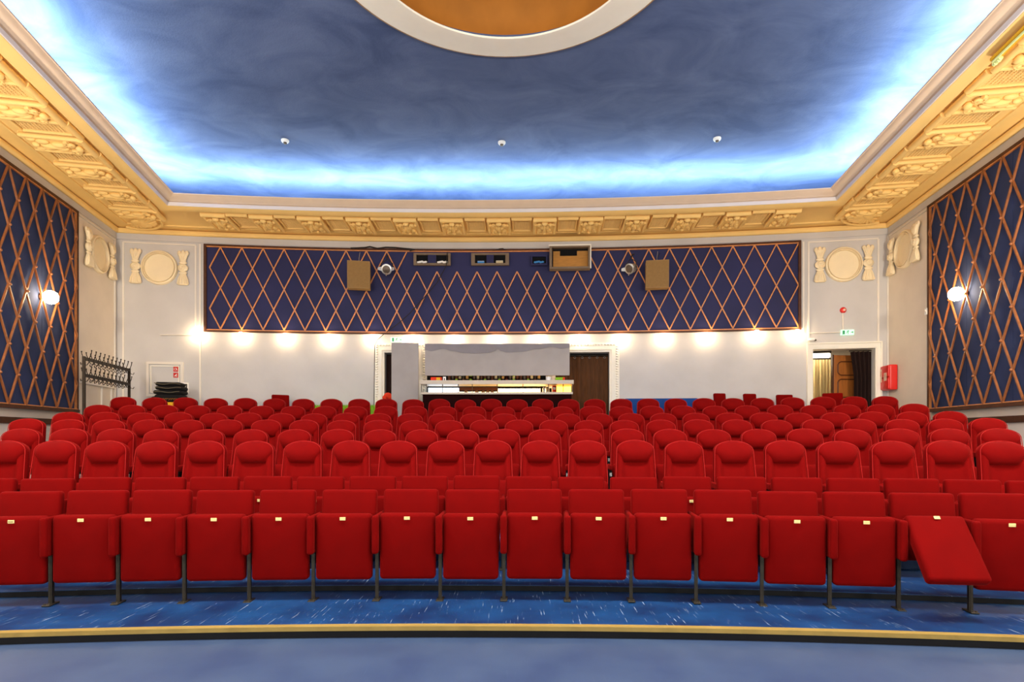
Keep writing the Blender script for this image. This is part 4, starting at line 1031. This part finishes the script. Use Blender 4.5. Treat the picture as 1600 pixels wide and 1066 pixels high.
# turf covered bench on the left
gA,gB = th_px(484,.5), th_px(596,.5); pm = arc_pt((gA+gB)/2,.5); wG = (arc_pt(gB,.5)-arc_pt(gA,.5)).length; zG = z_px(632.5,pm.y)-FL_BACK
t = thing('turf_bench', (pm.x,pm.y,FL_BACK), -(gA+gB)/2, 'bench covered in bright green artificial grass against the left part of the back wall', 'bench')
MB().rbox((0,.02,(zG-.05)/2),(wG,.30,zG-.05),.03,2).build('bench_core', M['grass'], t)
tf = MB(); rr = random.Random(3)
for i in range(1500):
    x = rr.uniform(-wG/2,wG/2); top_ = rr.random() < .5
    if top_: y,z,dx,dy,dz = rr.uniform(-.13,.16), zG-.055, rr.uniform(-.02,.02), rr.uniform(-.02,.02), .055
    else: y,z,dx,dy,dz = -.128, rr.uniform(zG-.35,zG-.05), rr.uniform(-.02,.02), -.03, .02
    tf.add([(x-.007,y,z),(x+.007,y,z),(x+dx,y+dy,z+dz)],[(0,1,2)])
tag(tf.build('turf', M['grass'], t), kind='stuff')
t = on_back('wood_plank', 406, 629.5, .3, 'short light wood plank edge behind the last row, left of the loose red chair', 'plank')
MB().rbox((0,0,-.25),(.20,.25,.50),.01,1).build('plank_body', M['woodstrip'], t); MB().rbox((0,0,-.48),(.24,.3,.54),.01,1).build('plank_stand', M['woodstrip'], t)
t.location.z = FL_BACK+.75; 
t = on_back('cushion_pile', 606, 613.5, .25, 'small orange-red cloth bundle between the dark doorway curtain and the grey board', 'cloth bundle')
k = MB(); hz_ = t.location.z-FL_BACK
k.sphere((0,0,-.08),(.10,.09,.08)); k.sphere((-.07,-.03,-.13),(.06,.06,.06)); k.sphere((.06,-.02,-.12),(.06,.06,.07)); k.build('cloth', M['orange'], t, True)
MB().lathe([(.001,-.16),(.13,-.16),(.10,-.22),(.03,-.26),(.03,-hz_+.05),(.14,-hz_),(.001,-hz_)],16).build('stand', M['darkwood'], t, 40)

t = on_side('wall_socket', 1451, 487, 1, .03, 'small white box on the trim beside the lattice of the right side wall', 'switch')
MB().rbox((0,-.03,0),(.10,.06,.14),.015,2).build('casing', M['white'], t, True); MB().rbox((0,-.065,.02),(.04,.02,.04),.006,1).build('button', M['trim'], t)
q,zq = side_px(1592,36,1,1.62)
t = thing('soffit_lamp', (q.x,q.y,6.27), RZ_R, 'slim yellow-green glass lamp under the right cornice at the top corner', 'lamp')
MB().rbox((0,0,-.03),(.9,.10,.05),.015,2).build('lamp_tray', M['yellowcushion'], t)
MB().tube([(-.42,-.03,-.075),(.42,-.03,-.075)],.016,8).build('glass_tube', M['greenglass'], t, True)
k = MB()
for i in range(5): k.sphere((-.44+.03*i,-.0,-.09-.008*(i%2)),(.018,.03,.03),None,6,5)
k.build('glass_prism', M['greenglass'], t)
# ceiling smoke detectors
for i,(px,py) in enumerate(((445.5,219),(784,222),(1120.5,216))):
    Y = (ZCEIL-EYE)*F/(HZ-py); x = (px-CX)/F*Y
    t = thing('smoke_detector', (x,Y,ZCEIL), 0, 'small white smoke detector on the blue ceiling, '+['leftmost','middle one','rightmost'][i]+' of three', 'smoke detector', 'smoke detectors on the ceiling')
    MB().lathe([(.001,0),(.075,0),(.075,-.025),(.06,-.045),(.045,-.05),(.001,-.05)],20).build('base', M['white'], t, 40)
    MB().lathe([(.001,-.05),(.035,-.05),(.03,-.075),(.001,-.08)],16).build('sensor_head', M['steel'], t, 40)

# ------------------------------------------------------------------ lights
def area(name, loc, rot, sx, sy, power, col):
    l = bpy.data.lights.new(name, 'AREA'); l.shape = 'RECTANGLE'; l.size = sx; l.size_y = sy; l.energy = power; l.color = col
    o = bpy.data.objects.new(name, l); C.objects.link(o); o.location = loc; o.rotation_euler = rot; return o
def point(name, loc, power, col, r=.05):
    l = bpy.data.lights.new(name, 'POINT'); l.energy = power; l.color = col; l.shadow_soft_size = r
    o = bpy.data.objects.new(name, l); C.objects.link(o); o.location = loc; return o
COOL = (.66,.87,1.0); WARM = (1,.90,.76)
EC, ZT = 1.45, 6.52
PW = 40.0                                         # watts per metre of cove tube
for c,d,n,s in ((CL,DL,NL,-1),(CR,DR,NR,1)):
    m_ = miter(s,EC); L = 15.0; mid = m_-d*(L/2); rz = math.atan2(d.y,d.x)
    area('cove_tube', (mid.x,mid.y,ZT), (pi,0,rz), L, .06, PW*L, COOL)
ta = math.atan2(miter(-1,EC).x-WXC, miter(-1,EC).y-WZC); tb = math.atan2(miter(1,EC).x-WXC, miter(1,EC).y-WZC)
for i in range(8):
    t0,t1 = ta+(tb-ta)*i/8, ta+(tb-ta)*(i+1)/8; t = (t0+t1)/2; p = arc_pt(t,EC); L = (WR-EC)*(t1-t0)
    area('cove_tube', (p.x,p.y,ZT), (pi,0,-t), L, .06, PW*L*.8, COOL)
point('corridor_lamp', (pc.x-.5, pc.y+1.2, FL_BACK+2.2), 14, (1,.85,.62), .1)
# unseen fill lights added above and behind the camera to brighten the seats
area('front_fill', (-3.2,-2.6,5.6), (math.radians(62),0,math.radians(-12)), 1.2, .5, 70, (1,.95,.88))
area('front_fill', (3.0,-2.6,5.6), (math.radians(62),0,math.radians(12)), 1.2, .5, 70, (1,.95,.88))
# unseen fill lights added to brighten the ceiling from below, the seats from above
for x in (-5.0,0.0,5.0):
    area('up_fill', (x,-3.0,1.6), (math.radians(156),0,math.radians(x*2)), 1.6, .4, 330, (1,.97,.90))
for x in (-4.0,0.0,4.0):
    area('top_fill', (x,3.6,7.1), (0,0,0), .9, .9, 230, (1,.96,.90))
# unseen fill lights added along each side wall to brighten walls and soffit
for s in (-1,1):
    c,d,n = (CL,DL,NL) if s<0 else (CR,DR,NR)
    for Y in (7.2,3.6,0.0):
        q = c+d*((Y-c.y)/d.y)+n*.5; point('side_fill', (q.x,q.y,3.9), 170, WARM, .12)
W = bpy.data.worlds.new('World'); SC.world = W; W.use_nodes = True
W.node_tree.nodes['Background'].inputs[0].default_value = (.95,.93,1,1); W.node_tree.nodes['Background'].inputs[1].default_value = .28

# ------------------------------------------------------------------ camera
cam = bpy.data.cameras.new('Camera'); co = bpy.data.objects.new('Camera', cam); C.objects.link(co)
co.location = (0,0,EYE); co.rotation_euler = (pi/2,0,0); cam.sensor_width = 36; cam.lens = F*36/1600; cam.shift_y = (HZ-533)/1600; cam.shift_x = 0
cam.clip_start = .05
SC.camera = co
vs_ = SC.view_settings; vs_.view_transform = 'Standard'; vs_.look = 'None'; vs_.gamma = 1; vs_.use_curve_mapping = False; vs_.exposure = 0.45
